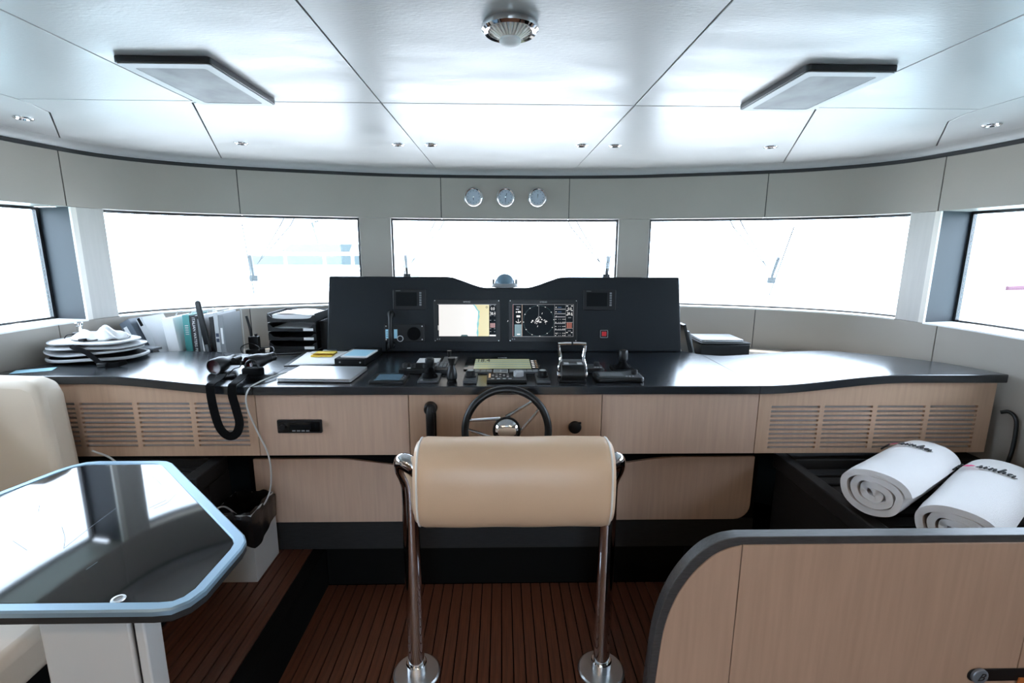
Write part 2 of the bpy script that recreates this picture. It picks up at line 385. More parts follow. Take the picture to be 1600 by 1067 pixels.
# floors: a sunken helm well between two raised floors
fl = struct('floor')
MB().box(-.89, .89, -2.4, 2.2, -.06, -.008).build('caulk_bed', M['caulk'], fl)
for x0, x1 in ((-2.3, -.90), (.90, 2.3)):
    MB().box(x0, x1, -2.4, 2.2, .1, .192).build('caulk_bed', M['caulk'], fl)
for s in (-1, 1):
    MB().box(*sorted((s * .885, s * .945)), -2.4, 2.17, 0.0, .2005).build('step_nosing', M['riser'], fl)
def plank_mesh(wd, y0, y1):
    mb = MB(); mb.box(-wd / 2, wd / 2, y0, y1, -.0075, 0); return mb
pl0 = None
def plank(x, z, wd=.0438):
    global pl0
    if pl0 is None: pl0 = plank_mesh(wd, -2.4, 2.168).build('plank', M['teak'], fl, bevel=.001); o = pl0
    else: o = pl0.copy(); COL.objects.link(o); o.parent = fl
    o.location = (x, 0, z); return o
for i in range(37): plank(-.864 + .048 * i, 0)
for i in range(22): plank(-.971 - .048 * i, .2)
for i in range(22): plank(.971 + .048 * i, .2)

# aft wall with an unseen glazed door, added to let light in
wb = struct('wall_back')
MB().box(-2.6, -.45, -2.5, -2.4, 0, ZC).build('panel', M['cream_wall'], wb); MB().box(.45, 2.6, -2.5, -2.4, 0, ZC).build('panel', M['cream_wall'], wb)
MB().box(-.45, .45, -2.5, -2.4, 2.0, ZC).build('panel', M['cream_wall'], wb)
d1 = struct('added_door_1')
for x in (-.45, .41): MB().box(x, x + .04, -2.47, -2.42, 0.0, 2.0).build('door_frame', M['black_frame'], d1)
MB().box(-.41, .41, -2.45, -2.444, 0.0, 2.0).build('pane', M['glass'], d1)

# ------------------------------------------------------------------ outside
MB().box(-200, 200, -200, 200, -1.9, -1.8).build('sea', M['sea'])
tag(bpy.data.objects['sea'], 'pale water around the boat', 'sea', kind='structure')
aft = MB().box(-2.8, 2.8, -7, -2.5, -.2, .0); tag(aft.build('aft_deck', M['hull']), 'white deck behind the wheelhouse', 'deck', kind='structure')
fd = MB(); crv = [at_s(q_) for q_ in sub_s(SX(-2.2, 2.48), SX(2.2, 2.48), .1)]
fd.prism([(p.x + n_.x * .105, p.y + n_.y * .105) for p, n_ in crv] + [(2.75, 2.45), (2.7, 4.2), (2.2, 6.5), (1.2, 8.6), (0, 10), (-1.2, 8.6), (-2.2, 6.5), (-2.7, 4.2), (-2.75, 2.45)], 1.0, 1.16)
tag(fd.build('foredeck', M['hull']), 'white foredeck ahead of the windows', 'deck', kind='structure')

# ------------------------------------------------------------------ console
DZ = 1.06
def desk_z(x): return DZ + .05 * sm((abs(x) - 1.12) / .66)
BACK = [(0, 2.80), (1.02, 2.80), (1.10, 2.70), (1.2, 2.645), (1.485, 2.605), (1.774, 2.55), (2.01, 2.41), (2.15, 2.25), (2.215, 2.09), (2.22, 2.05)]
def back_y(x):
    x = abs(x)
    for (a, ya), (b, yb) in zip(BACK, BACK[1:]):
        if x <= b: return ya + (yb - ya) * (x - a) / (b - a)
    return 2.05
def worktop(label, xa, xb):
    t = thing('worktop', label, 'worktop', ((xa + xb) / 2, 2.04, DZ)); cx = (xa + xb) / 2
    n = max(6, int((xb - xa) / .04)); mb = MB(); vs = []; fs = []
    xs = [xa + (xb - xa) * i / n for i in range(n + 1)]
    for x in xs:
        z = desk_z(x); y1 = back_y(x)
        for y, zz in ((2.043, z - .038), (2.04, z - .035), (2.04, z - .003), (2.043, z), (y1 - .003, z), (y1, z - .003), (y1, z - .038)): vs.append((x - cx, y - 2.04, zz - DZ))
    P = 7
    for i in range(n):
        for k in range(P): fs.append((i * P + k, i * P + (k + 1) % P, (i + 1) * P + (k + 1) % P, (i + 1) * P + k))
    fs += [list(range(P)), [n * P + k for k in range(P)]]
    mb.add(vs, fs, 'desk'); mb.build('top', None, t, sharp=30)
    return t
worktop('charcoal worktop piece on the left, carrying binoculars and books', -2.22, -1.0985)
worktop('long charcoal worktop in the middle, carrying throttle and joysticks', -1.0955, 1.1135)
worktop('empty charcoal worktop piece on the right, rising towards the wall', 1.1165, 2.22)
# ledge behind the worktops
lg = MB(); pts = [(x, back_y(x) - .02) for x in [i * .1 for i in range(-22, 23)]]
wall_pts = []
for s in sub_s(SX(-2.225, 2.3), SX(2.225, 2.3), .08): p, n_ = at_s(s); wall_pts.append((p.x - n_.x * .003, p.y - n_.y * .003))
lg.prism(pts + wall_pts[::-1], .99, 1.018); tag(lg.build('trim_1', M['wall']), kind='structure')

def cabinet(label, xa, xb, wood='wood', vents=None):
    cx = (xa + xb) / 2; t = thing('console_cabinet', label, 'cabinet', (cx, 2.06, .737)); L = lambda x: x - cx
    g2 = .0018; n = max(2, int((xb - xa) / .05)); z0 = 0.0
    xs = [xa + g2 + (xb - xa - 2 * g2) * i / n for i in range(n + 1)]
    top = lambda x: desk_z(x) - .039 - .737
    if not vents:
        MB().prism([(L(xs[0]), z0), (L(xs[-1]), z0)] + [(L(x), top(x)) for x in xs[::-1]], 0, .018, 'y').build('front_panel', M[wood], t, bevel=.001)
    else:
        va, vb, zt, dz, rows, cols, sh = vents
        xb_ = sorted(set([xs[0], va, vb, xs[-1]] + xs)); gap = .022; cw = (vb - va - gap * (cols - 1)) / cols
        ed = []
        for c in range(cols): ed += [va + c * (cw + gap), va + c * (cw + gap) + cw]
        X = sorted(set([round(v, 5) for v in [xs[0], xs[-1]] + ed + [xs[0] + (xs[-1] - xs[0]) * i / 24 for i in range(25)]]))
        Zs = [z0]
        for r_ in range(rows)[::-1]: Zs += [zt - r_ * dz - sh - .737, zt - r_ * dz - .737]
        iscol = lambda x: any(ed[2 * c] - 1e-6 < x < ed[2 * c + 1] + 1e-6 for c in range(cols))
        mb = MB(); idx = {}; vs = []; fs = []
        def V(i, j, k):
            key = (i, j, k)
            if key not in idx:
                z = Zs[j] if j < len(Zs) else top(X[i]); idx[key] = len(vs); vs.append((L(X[i]), .018 * k, z))
            return idx[key]
        nx, nz = len(X) - 1, len(Zs)
        solid = lambda i, j: 0 <= i < nx and 0 <= j < nz and not (j % 2 == 1 and iscol((X[i] + X[i + 1]) / 2) and j < nz - 1 + 1 and j != nz - 1 + 1 and j <= 2 * rows - 1)
        for i in range(nx):
            for j in range(nz):
                if not solid(i, j): continue
                fs.append((V(i, j, 0), V(i + 1, j, 0), V(i + 1, j + 1, 0), V(i, j + 1, 0)))
                fs.append((V(i, j, 1), V(i, j + 1, 1), V(i + 1, j + 1, 1), V(i + 1, j, 1)))
                for (di, dj, a, b) in ((-1, 0, (0, 0), (0, 1)), (1, 0, (1, 0), (1, 1)), (0, -1, (0, 0), (1, 0)), (0, 1, (0, 1), (1, 1))):
                    if not solid(i + di, j + dj):
                        fs.append((V(i + a[0], j + a[1], 0), V(i + b[0], j + b[1], 0), V(i + b[0], j + b[1], 1), V(i + a[0], j + a[1], 1)))
        mb.add(vs, fs, wood); mb.build('front_panel', None, t)
        sl = None
        for r_ in range(rows):
            z = zt - r_ * dz - .737 - sh / 2
            if sl is None:
                mb = MB(); w2 = (vb - va) / 2 + .006; mb.prism([(.004, -.0065), (.006, -.0075), (.024, .006), (.022, .007)], -w2, w2, 'x'); sl = mb.build('slat', M['slat'], t); o = sl
            else: o = sl.copy(); COL.objects.link(o); o.parent = t
            o.location = (L((va + vb) / 2), 0, z - .002)
    xm0, xm1 = L(xa) + .003, L(xb) - .003
    zt2 = min(top(xa), top(xb)) - .001
    MB().box(xm0, xm1, .028, .10, z0 + .002, zt2).build('body', M['blackm'], t)
    return t
M['slat'] = mat('grey_slat', (.42, .42, .43), .5)
cabinet('pale wood console cabinet with louvre slots beside the cream sofa back', -2.2, -1.10, 'wood_warm', (-2.10, -1.14, .984, .0213, 10, 4, .0105))
cabinet('pale wood console cabinet with a black radio in its front', -1.10, -.434)
cabinet('pale wood console cabinet behind the steering wheel', -.434, .421, 'wood_warm')
cabinet('plain pale wood console cabinet between the helm and the right louvres', .421, 1.125)
cabinet('pale wood console cabinet with louvre slots behind the towels', 1.125, 2.2, 'wood_warm', (1.185, 2.13, .962, .0213, 10, 4, .0105))
# lower front and plinth
lp = thing('lower_cabinet', 'wide pale wood lower console front with rounded corners above a dark plinth', 'cabinet', (0, 2.16, .2))
def lowpoly():
    out = []; r = .075; z0, z1 = .148, .474
    for k in range(7): a = R(-90 + 15 * k); out.append((1.19 - r + r * math.cos(a), z0 + r + r * math.sin(a)))
    xs = [1.19 - 2.38 * i / 48 for i in range(49)]
    out += [(x, z1 - .045 * (1 - sm((abs(x) - .38) / .45))) for x in xs]
    for k in range(7): a = R(180 + 15 * k); out.append((-1.19 + r + r * math.cos(a), z0 + r + r * math.sin(a)))
    return out
MB().prism(lowpoly(), 0, .018, 'y').build('lower_panel', M['wood'], lp, bevel=.002)
MB().box(-1.22, 1.22, .02, .045, .002, .82).build('backing', M['blackm'], lp)
MB().box(-1.215, 1.215, .004, .018, .002, .146).build('plinth', M['dark'], lp)
tag(MB().box(-.883, .883, 2.172, 2.19, 0.001, .199).build('trim_2', M['riser']), kind='structure')

# instrument panel (leans back a little)
LEAN = .10; PY = 2.757
ip = thing('instrument_panel', 'black instrument panel standing on the worktop, dipped in the middle', 'panel', (0, PY, DZ + .0005), (-LEAN, 0, 0))
prof = [(-1.03, 0), (1.025, 0), (1.0, .432)]
half = [(.36, .432), (.33, .431), (.30, .427), (.25, .41), (.19, .388), (.145, .374), (.115, .370)]
poly = prof + half + [(-x, z) for x, z in half[::-1]] + [(-1.005, .432)]
MB().prism(poly, 0, .13, 'y').build('housing', M['panel'], ip, bevel=.008, seg=3)
MB().prism(inset(poly, .016), -.002, .004, 'y').build('face_plate', M['panel'], ip, bevel=.001)
def PM(x, h, d=-.003): return (x, PY + h * math.sin(LEAN) + d * math.cos(LEAN), DZ + h * math.cos(LEAN) - d * math.sin(LEAN))
RP = (-LEAN, 0, 0)
def pbox(mb, x0, x1, z0, z1, d0, d1, m=None): return mb.box(x0, x1, -d1, -d0, z0, z1, m)
def big_display(label, x0, x1, content):
    cx = (x0 + x1) / 2; wd = x1 - x0; h = .243; t = thing('chart_display', label, 'display', PM(cx, .060), RP); hw = wd / 2
    mb = MB(); mb.prism(rrect(-hw, hw, 0, h, .008), -.008, .002, 'y'); bz = mb.build('bezel', M['black'], t, bevel=.002)
    for sx in (-1, 1):
        for z in (.007, h - .007): MB().cyl((sx * (hw - .007), -.008, z), (sx * (hw - .007), -.0095, z), .0025, n=8).build('screw', M['steel'], bz)
    text('SIMRAD', .012, 'lettering', 'maker_name', bz, (0, -.0084, h - .014), (R(90), 0, 0))
    for x in (-hw + .02, -hw + .032): MB().cyl((x, -.008, .016), (x, -.0095, .016), .004, n=10).build('power_key', M['greycover'], bz)
    content(t, -hw + .022, hw - .022, .030, h - .027)
    return t
def chart(t, a, b, z0, z1):
    W = b - a; Hh = z1 - z0; mb = MB(); q = lambda u, v: (a + u * W, z0 + v * Hh)
    mb.box(a, b, -.009, -.006, z0, z1, 's_dark')
    P = lambda pts, m, d: mb.add([(x, -d, z) for x, z in pts], [list(range(len(pts)))], m)
    P([q(.02, .015), q(.88, .015), q(.88, .985), q(.02, .985)], 's_white', .0093)
    coast = [(.63, 1), (.66, .93), (.68, .85), (.72, .78), (.71, .7), (.72, .62), (.70, .5), (.705, .4), (.69, .25), (.70, .12), (.69, .015)]
    P([q(u - .025 - .012 * math.sin(i * 3), min(v, .985)) for i, (u, v) in enumerate(coast)] + [q(u + .02, min(v, .985)) for u, v in coast[::-1]], 's_shoal', .0095)
    P([q(u, min(v, .985)) for u, v in coast] + [q(.88, .015), q(.88, .985)], 's_land', .0097)
    P([q(.39, .015), q(.52, .015), q(.50, .06), q(.41, .06)], 's_teal', .0099)
    P([q(.885, .015), q(.995, .015), q(.995, .06), q(.885, .06)], 's_white', .0099)
    for k in range(3): P([q(.90 + k * .03, .28), q(.922 + k * .03, .28), q(.922 + k * .03, .42), q(.90 + k * .03, .42)], 's_red', .0099)
    for v in (.95, .76, .64, .5, .24, .15): P([q(.89, v), q(.915, v), q(.915, v + .015), q(.89, v + .015)], 's_grey', .0099); P([q(.965, v), q(.985, v), q(.985, v + .015), q(.965, v + .015)], 's_grey', .0099)
    P([q(0, .985), q(1, .985), q(1, 1), q(0, 1)], 's_grey', .0099); P([q(.005, .2), q(.014, .2), q(.014, .35), q(.005, .35)], 's_white', .0099)
    mb.tube([(q(.84, .91)[0] + .005 * math.cos(k), -.0099, q(.84, .91)[1] + .005 * math.sin(k)) for k in [i * .7854 for i in range(8)]], .0012, 6, True, 's_dark')
    scn = mb.build('screen', None, t, sharp=10)
    for s, v in (('0.0', .86), ('38.4', .71)): text(s, .022, 's_white', 'readout', scn, (q(.942, v)[0], -.0099, q(.942, v)[1]), (R(90), 0, 0), width=.85)
def radar(t, a, b, z0, z1):
    W = b - a; Hh = z1 - z0; mb = MB(); q = lambda u, v: (a + u * W, z0 + v * Hh)
    mb.box(a, b, -.009, -.006, z0, z1, 's_dark')
    P = lambda pts, m, d=.0095: mb.add([(x, -d, z) for x, z in pts], [list(range(len(pts)))], m)
    B = lambda u0, u1, v0, v1, m, d=.0095: P([q(u0, v0), q(u1, v0), q(u1, v1), q(u0, v1)], m, d)
    B(0, 1, .99, 1, 's_grey'); B(0, 1, 0, .01, 's_grey'); B(0, .006, 0, 1, 's_red'); B(.148, .155, 0, 1, 's_tan'); B(.993, 1, 0, 1, 's_grey')
    B(.03, .145, .02, .14, 's_teal', .0093); B(.03, .145, .14, .38, 's_teal', .0092); B(.07, .12, .06, .09, 's_white', .0097)
    c = q(.425, .49); rr = .47 * Hh
    for k in range(72):
        a0, a1 = 2 * math.pi * k / 72, 2 * math.pi * (k + 1) / 72
        P([(c[0] + (rr + d) * math.cos(x), c[1] + (rr + d) * math.sin(x)) for x, d in ((a0, 0), (a0, .0009), (a1, .0009), (a1, 0))], 's_teal')
    for k in range(12):
        x = 2 * math.pi * k / 12 + .08; p = (c[0] + rr * math.cos(x), c[1] + rr * math.sin(x)); P([(p[0] - .003, p[1] - .0015), (p[0] + .003, p[1] - .0015), (p[0] + .003, p[1] + .0015), (p[0] - .003, p[1] + .0015)], 's_white', .0097)
    B(.4235, .4275, .5, .96, 's_grey')
    rnd = random.Random(3)
    for k in range(26):
        x = c[0] + rnd.gauss(0, .022); z = c[1] + rnd.gauss(0, .007); r_ = rnd.uniform(.002, .006); P([(x - r_, z), (x, z - r_ * .7), (x + r_, z), (x, z + r_ * .7)], 's_white', .0097)
    for k in range(8):
        x = c[0] + rnd.gauss(0, .05); z = c[1] + rnd.gauss(0, .04); P([(x, z), (x + .002, z - .001), (x + .006, z + .008), (x + .004, z + .009)], 's_white', .0097)
    for v0, rows in ((.70, 2), (.84, 1)):
        B(.69, .865, v0, v0 + .025, 's_grey'); B(.70, .72, v0 + .06, v0 + .08, 's_white'); B(.74, .80, v0 + .06, v0 + .075, 's_bluebar')
    for v0 in (.60, .40, .20): B(.69, .865, v0, v0 + .03, 's_grey')
    for v0 in (.03, .1, .23, .31, .44, .53):
        for u in (.70, .75, .78, .82, .85): B(u, u + .015, v0, v0 + .018, 's_grey' if u in (.75, .78) else 's_white')
    B(.684, .688, 0, 1, 's_grey'); B(.868, .872, 0, 1, 's_grey')
    for u in (.89, .92, .95): B(u, u + .022, .26, .44, 's_red')
    B(.875, .99, .25, .262, 's_grey'); B(.875, .99, .44, .452, 's_grey'); B(.91, .96, .58, .60, 's_grey'); B(.91, .96, .17, .19, 's_grey'); B(.91, .96, .04, .06, 's_grey')
    for v in (.94, .80, .66, .12): B(.88, .91, v, v + .02, 's_white'); B(.96, .985, v, v + .02, 's_white')
    B(.06, .12, .91, .93, 's_grey'); B(.05, .10, .84, .855, 's_white'); B(.08, .13, .74, .79, 's_white'); B(.05, .065, .74, .78, 's_white'); B(.06, .12, .60, .66, 's_white')
    ac = q(.09, .50); mb.tube([(ac[0] - .014, -.0097, ac[1] - .004), (ac[0] - .008, -.0097, ac[1] - .011), (ac[0], -.0097, ac[1] - .013), (ac[0] + .008, -.0097, ac[1] - .011), (ac[0] + .014, -.0097, ac[1] - .004)], .0016, 6, False, 's_white')
    mb.tube([(ac[0], -.0097, ac[1] - .012), (ac[0], -.0097, ac[1] + .009)], .0013, 6, False, 's_white')
    scn = mb.build('screen', None, t, sharp=10)
    for s, v in (('0.0', .86), ('38.4', .71)): text(s, .022, 's_white', 'readout', scn, (q(.935, v)[0], -.0099, q(.935, v)[1]), (R(90), 0, 0), width=.85)
big_display('lit chart screen showing white sea and a yellow coastline', -.412, -.034, chart)
big_display('lit radar screen with a dark round sweep and data columns', .018, .411, radar)
def small_display(label, x0, x1):
    cx = (x0 + x1) / 2; hw = (x1 - x0) / 2; t = thing('small_display', label, 'display', PM(cx, .243), RP, 'switched-off small displays')
    MB().prism(rrect(-hw, hw, 0, .116, .006), -.006, .002, 'y').build('bezel', M['black'], t, bevel=.002)
    MB().box(-hw + .017, hw - .05, -.0072, -.003, .022, .1).build('screen', M['s_off'], t)
    for k in range(6): MB().box(hw - .036, hw - .024, -.008, -.005, .024 + k * .0135, .034 + k * .0135).build('key', M['greycover'], t, bevel=.001)
    text('SIMRAD', .008, 'greycover', 'maker_name', t, (-hw + .03, -.0064, .108), (R(90), 0, 0))
small_display('small switched-off display above the wall handset radio', -.643, -.457)
small_display('small switched-off display above the red alarm button', .446, .632)
# handset radio on the panel
t = thing('marine_radio', 'black panel-mounted marine radio with a round knob and speaker', 'radio', PM(-.58, .062), RP)
MB().prism(rrect(-.115, .112, 0, .1, .006), -.012, .002, 'y').build('faceplate', M['black'], t, bevel=.002)
for x in (-.104, .101):
    for z in (.012, .088): MB().cyl((x, -.012, z), (x, -.0145, z), .004, n=10).build('screw', M['steel'], t)
mb = MB(); mb.cyl((.055, -.012, .045), (.055, -.02, .045), .038, n=24); mb.cyl((.055, -.02, .045), (.055, -.021, .045), .030, n=24); mb.build('speaker', M['blackm'], t, bevel=.001)
mb = MB(); mb.cyl((-.022, -.012, .018), (-.022, -.026, .018), .017, .015, n=24); kn = mb.build('knob', M['black'], t, bevel=.001)
mb = MB(); mb.tube([(-.022 + .016 * math.cos(k * .3142), -.0255, .018 + .016 * math.sin(k * .3142)) for k in range(20)], .0025, 6, True); mb.build('knob_ring', M['lgrey'], kn)
for x0, x1 in ((-.107, -.087), (-.059, -.040)):
    o = MB().box(x0, x1, -.0145, -.011, .018, .070); o = o.build('instruction_label', M['ltblue'], t)
mb = MB()
for k in range(3): mb.box(-.103, -.092, -.0152, -.014, .03 + k * .012, .033 + k * .012)
mb.build('label_print', M['ink'], t)
t = thing('radio_handset', 'black telephone handset hanging on the marine radio', 'handset', PM(-.652, .03, -.02), RP)
mb = MB(); mb.tube(cr([(0, -.012, .0), (0, -.026, .03), (0, -.032, .10), (0, -.026, .175), (0, -.012, .2)], 5), [.011 + .003 * abs(k - 10) / 10 for k in range(21)], 12); mb.build('grip', M['black'], t)
for z in (.012, .188): MB().cyl((0, .004, z), (0, -.022, z), .021, .019, n=20).build('ear_cup', M['black'], t, bevel=.003)
mb = MB(); mb.tube(cr([(-.006, -.01, .0), (-.015, -.012, -.012), (-.03, -.004, -.018), (-.035, .012, -.008), (-.035, .018, .03)], 6), .004, 8); mb.build('cord', M['blackm'], t)
t = thing('alarm_button', 'small square red alarm button in a black bezel', 'button', PM(.568, .106), RP)
MB().prism(rrect(-.024, .024, -.024, .024, .005), -.005, .002, 'y').build('bezel', M['black'], t, bevel=.001)
mb = MB(); mb.tube([(x, -.006, z) for x, z in rrect(-.021, .021, -.021, .021, .004)], .0012, 6, True); mb.build('outline', M['lgrey'], t)
MB().prism(rrect(-.013, .013, -.013, .013, .002), -.009, -.004, 'y').build('cap', M['red'], t, bevel=.001)
# compass
t = thing('compass', 'domed compass on top of the instrument panel, in the dip', 'compass', (-.006, 2.87, DZ + .367))
mb = MB(); mb.lathe([(0, 0), (.076, 0), (.078, .006), (.074, .012), (.066, .022), (.0, .022)], n=32); mb.build('base_ring', M['grey'], t)
mb = MB(); mb.lathe([(.058 * math.cos(R(a)), .022 + .056 * math.sin(R(a))) for a in range(0, 91, 10)], n=32); mb.build('dome', M['tablet'], t)
for s in (-1, 1):
    mb = MB(); mb.box(min(s * .060, s * .074), max(s * .060, s * .074), -.01, .01, .010, .046); mb.build('pivot_arm', M['grey'], t, bevel=.003)

# ------------------------------------------------------------------ helm: wheel, phone, radio, knob
t = thing('steering_wheel', 'black steering wheel with paired chrome spokes', 'steering wheel', (-.003, 1.925, .902), (R(-8), 0, 0))
mb = MB(); mb.tube([(.174 * math.cos(k * math.pi / 32), 0, .174 * math.sin(k * math.pi / 32)) for k in range(64)], .0155, 12, True); mb.build('rim', M['black'], t)
for base, half_ in ((41.3, 7.5), (171.5, 6.6), (287, 7)):
    for s in (-1, 1):
        a = R(base + s * half_); b = R(base + s * 51); mb = MB()
        mb.tube([(.166 * math.cos(a), 0, .166 * math.sin(a)), (.055 * math.cos(b), .012, .055 * math.sin(b))], [.0065, .0085], 8); mb.build('spoke', M['chrome'], t)
TW = Matrix.Rotation(R(90), 4, 'X')
mb = MB(); mb.lathe([(0, .020), (.02, .0185), (.042, .012), (.050, .003), (.051, -.012), (0, -.012)], n=32, T=TW); mb.build('hub_cap', M['chrome'], t)
mb = MB(); mb.lathe([(.051, -.012), (.057, -.012), (.059, 0), (.056, .005), (.051, .003)], n=32, T=TW); mb.build('hub_ring', M['black'], t)
mb = MB(); mb.cyl((0, .010, 0), (0, .129, -.012), .024, .034, n=20); mb.build('column', M['black'], t)
t = thing('phone_handset', 'black phone handset on the wood front left of the wheel', 'handset', (-.335, 2.058, .80))
MB().prism(rrect(-.022, .022, 0, .16, .01), -.014, 0, 'y').build('cradle', M['black'], t, bevel=.002)
mb = MB(); mb.tube(cr([(0, -.026, -.012), (0, -.034, .03), (0, -.036, .09), (0, -.036, .14), (0, -.028, .172)], 5), .019, 12); mb.build('grip', M['black'], t)
MB().cyl((0, -.006, .162), (0, -.044, .162), .030, .026, n=20).build('ear_cup', M['black'], t, bevel=.004)
t = thing('car_radio', 'slim black radio set into the wood console front', 'radio', (-.912, 2.058, .847))
MB().prism(rrect(-.097, .097, 0, .06, .005), -.012, 0, 'y').build('frame', M['black'], t, bevel=.002)
MB().prism(rrect(-.09, .09, .008, .052, .003), -.016, -.010, 'y').build('fascia', M['gloss'], t, bevel=.001)
MB().box(-.04, .05, -.0175, -.0155, .018, .040).build('screen', M['s_off'], t)
mb = MB(); mb.cyl((-.07, -.016, .03), (-.07, -.026, .03), .012, n=18); mb.build('knob', M['black'], t, bevel=.001)
for k in range(4): MB().box(-.03 + k * .02, -.016 + k * .02, -.018, -.015, .0105, .0155).build('key', M['grey'], t)
t = thing('round_socket', 'round black cap on the wood front right of the wheel', 'cap', (.303, 2.058, .866))
mb = MB(); mb.lathe([(0, .014), (.022, .013), (.027, .010), (.029, .004), (.029, 0), (0, 0)], n=28, T=TW); mb.build('cap', M['black'], t)
mb = MB(); mb.box(.012, .026, -.013, -.004, .018, .027); mb.build('lift_tab', M['black'], t, bevel=.001)

# ------------------------------------------------------------------ things on the worktop
def slab(name, label, cat, x0, x1, y0, y1, h, m, r=.004, rz=0, z=DZ, part='body', bevel=.0015):
    cx, cy = (x0 + x1) / 2, (y0 + y1) / 2; t = thing(name, label, cat, (cx, cy, z + .0004), (0, 0, rz)); hx, hy = (x1 - x0) / 2, (y1 - y0) / 2
    MB().prism(rrect(-hx, hx, -hy, hy, r), 0, h).build(part, M[m], t, bevel=bevel); return t
t = slab('control_panel', 'flat dark touch panel with a blue-grey screen beside the laptop', 'touch panel', -.612, -.458, 2.084, 2.236, .010, 'black')
MB().box(-.058, .055, -.05, .055, .0095, .0108).build('screen', M['tablet'], t)
for k in range(3): MB().cyl((.067, -.04 + k * .03, .0095), (.067, -.04 + k * .03, .012), .004, n=10).build('key', M['grey'], t)
# joystick on plate
t = slab('joystick', 'black rubber-booted joystick on a grey plate, left of the lever', 'joystick', -.398, -.306, 2.092, 2.236, .010, 'plate', part='plate')
mb = MB(); mb.lathe([(.036, .010), (.034, .018), (.022, .030), (.026, .034), (.016, .048), (.012, .058), (0, .058)], n=24); mb.build('boot', M['blackm'], t)
mb = MB(); mb.lathe([(.012, .056), (.017, .066), (.021, .082), (.021, .094), (.016, .1), (0, .1)], n=20); mb.build('grip', M['black'], t)
mb = MB(); mb.cyl((-.03, -.055, .010), (-.03, -.055, .013), .007, n=14); mb.build('key', M['grey'], t)
t = thing('thruster_lever', 'black bottle-shaped lever standing between keypad and plotter', 'lever', (-.25, 2.14, DZ + .0004))
mb = MB(); mb.lathe([(0, 0), (.021, 0), (.021, .006), (.024, .010), (.0245, .03), (.019, .052), (.012, .07), (.0, .07)], n=22); mb.build('base', M['black'], t)
mb = MB(); mb.lathe([(.011, .066), (.0115, .078), (.018, .1), (.018, .106), (0, .106)], n=20); mb.build('grip', M['black'], t)
# keypad box
t = slab('switch_box', 'black switch box with rows of knobs and buttons behind the joystick', 'switch box', -.515, -.268, 2.25, 2.40, .022, 'black', bevel=.003)
for i, x in enumerate((-.098, -.06, -.0, .03)):
    mb = MB(); mb.lathe([(.014, .022), (.013, .04), (.010, .043), (0, .043)], (x, -.03, 0), 16); mb.build('knob', M['black'], t)
for r_ in range(3):
    for c in range(4): MB().box(.045 + c * .019, .059 + c * .019, -.03 + r_ * .034, -.005 + r_ * .034, .0215, .029).build('button', M['greycover'], t, bevel=.0015)
MB().box(-.086, -.070, -.05, -.035, .0215, .024).build('label_plate', M['paper'], t)
t = slab('rocker_plate', 'small dark plate with a single upright toggle behind the switch box', 'switch', -.335, -.262, 2.44, 2.60, .008, 'plate', part='plate')
mb = MB(); mb.tube([(0, -.02, .008), (0, -.02, .04), (0, -.02, .062)], [.008, .009, .012], 10); mb.build('toggle', M['black'], t)
MB().box(.008, .03, .01, .05, .0075, .012).build('key', M['lgrey'], t)
t = slab('paper_sheet', 'white paper sheet lying behind the switch box', 'paper', -.47, -.354, 2.485, 2.59, .0012, 'paper', r=.002, bevel=0)
# flush plotter
t = slab('flush_plotter', 'black flush plotter in the worktop with a green-striped depth screen', 'plotter', -.212, .172, 2.322, 2.60, .006, 'gloss', r=.006)
mb = MB(); mb.box(-.143, .143, -.125, .085, .0058, .0066, 's_olive')
rnd = random.Random(5)
for k in range(9):
    y = -.118 + k * .022; mb.box(-.142, .142, y, y + .006 + rnd.random() * .006, .0064, .0068, 's_olive2' if k % 2 else 's_olive3')
mb.box(.146, .182, -.125, .085, .0058, .0066, 's_dark')
for k in range(5): mb.box(.150, .163, -.11 + k * .036, -.095 + k * .036, .0064, .0068, 's_white'); mb.box(.168, .178, -.11 + k * .036, -.098 + k * .036, .0064, .0068, 's_tan')
mb.build('screen', None, t)
text('18.4', .10, 'ink', 'readout', t, (-.10, .045, .0071), width=.42)
text('SIMRAD', .014, 'lettering', 'maker_name', t, (0, .115, .0066))
for lab, x0, x1 in (('short grey switch strip below the left of the plotter', -.156, -.070), ('middle pale grey switch strip below the plotter', -.064, .006), ('long grey switch strip below the right of the plotter', .012, .154)):
    t = slab('switch_strip', lab, 'switch strip', x0, x1, 2.255, 2.315, .008, 'lgrey' if 'middle' in lab else 'plate', r=.002)
    n = 2 if 'middle' in lab else (3 if 'short' in lab else 5); wdt = (x1 - x0) / n
    for k in range(n): MB().box(-(x1 - x0) / 2 + k * wdt + .003, -(x1 - x0) / 2 + (k + 1) * wdt - .003, -.02, .02, .0078, .0095).build('key', M['grey'], t, bevel=.001)
for lab, x in (('rotary control knob on a square plate left of the autopilot', -.166), ('rotary control knob on a square plate right of the autopilot', .162)):
    t = slab('rotary_control', lab, 'control knob', x - .030, x + .030, 2.082, 2.222, .014, 'plate', part='plate', bevel=.003)
    mb = MB(); mb.lathe([(.026, .014), (.026, .019), (.021, .020), (.021, .040), (.018, .044), (0, .044)], n=26); kn = mb.build('knob', M['black'], t)
    mb = MB(); mb.lathe([(.0145, .0442), (.0145, .0455), (0, .0455)], n=24); mb.build('knob_cap', M['lgrey'], kn)
t = slab('autopilot_controller', 'black autopilot controller with small lit display and silver knob', 'autopilot', -.091, .088, 2.09, 2.222, .014, 'black', bevel=.003)
mb = MB(); mb.box(-.072, .018, -.02, .052, .0138, .0148, 's_dark'); mb.box(-.082, -.073, -.02, .052, .0138, .0146, 's_tan')
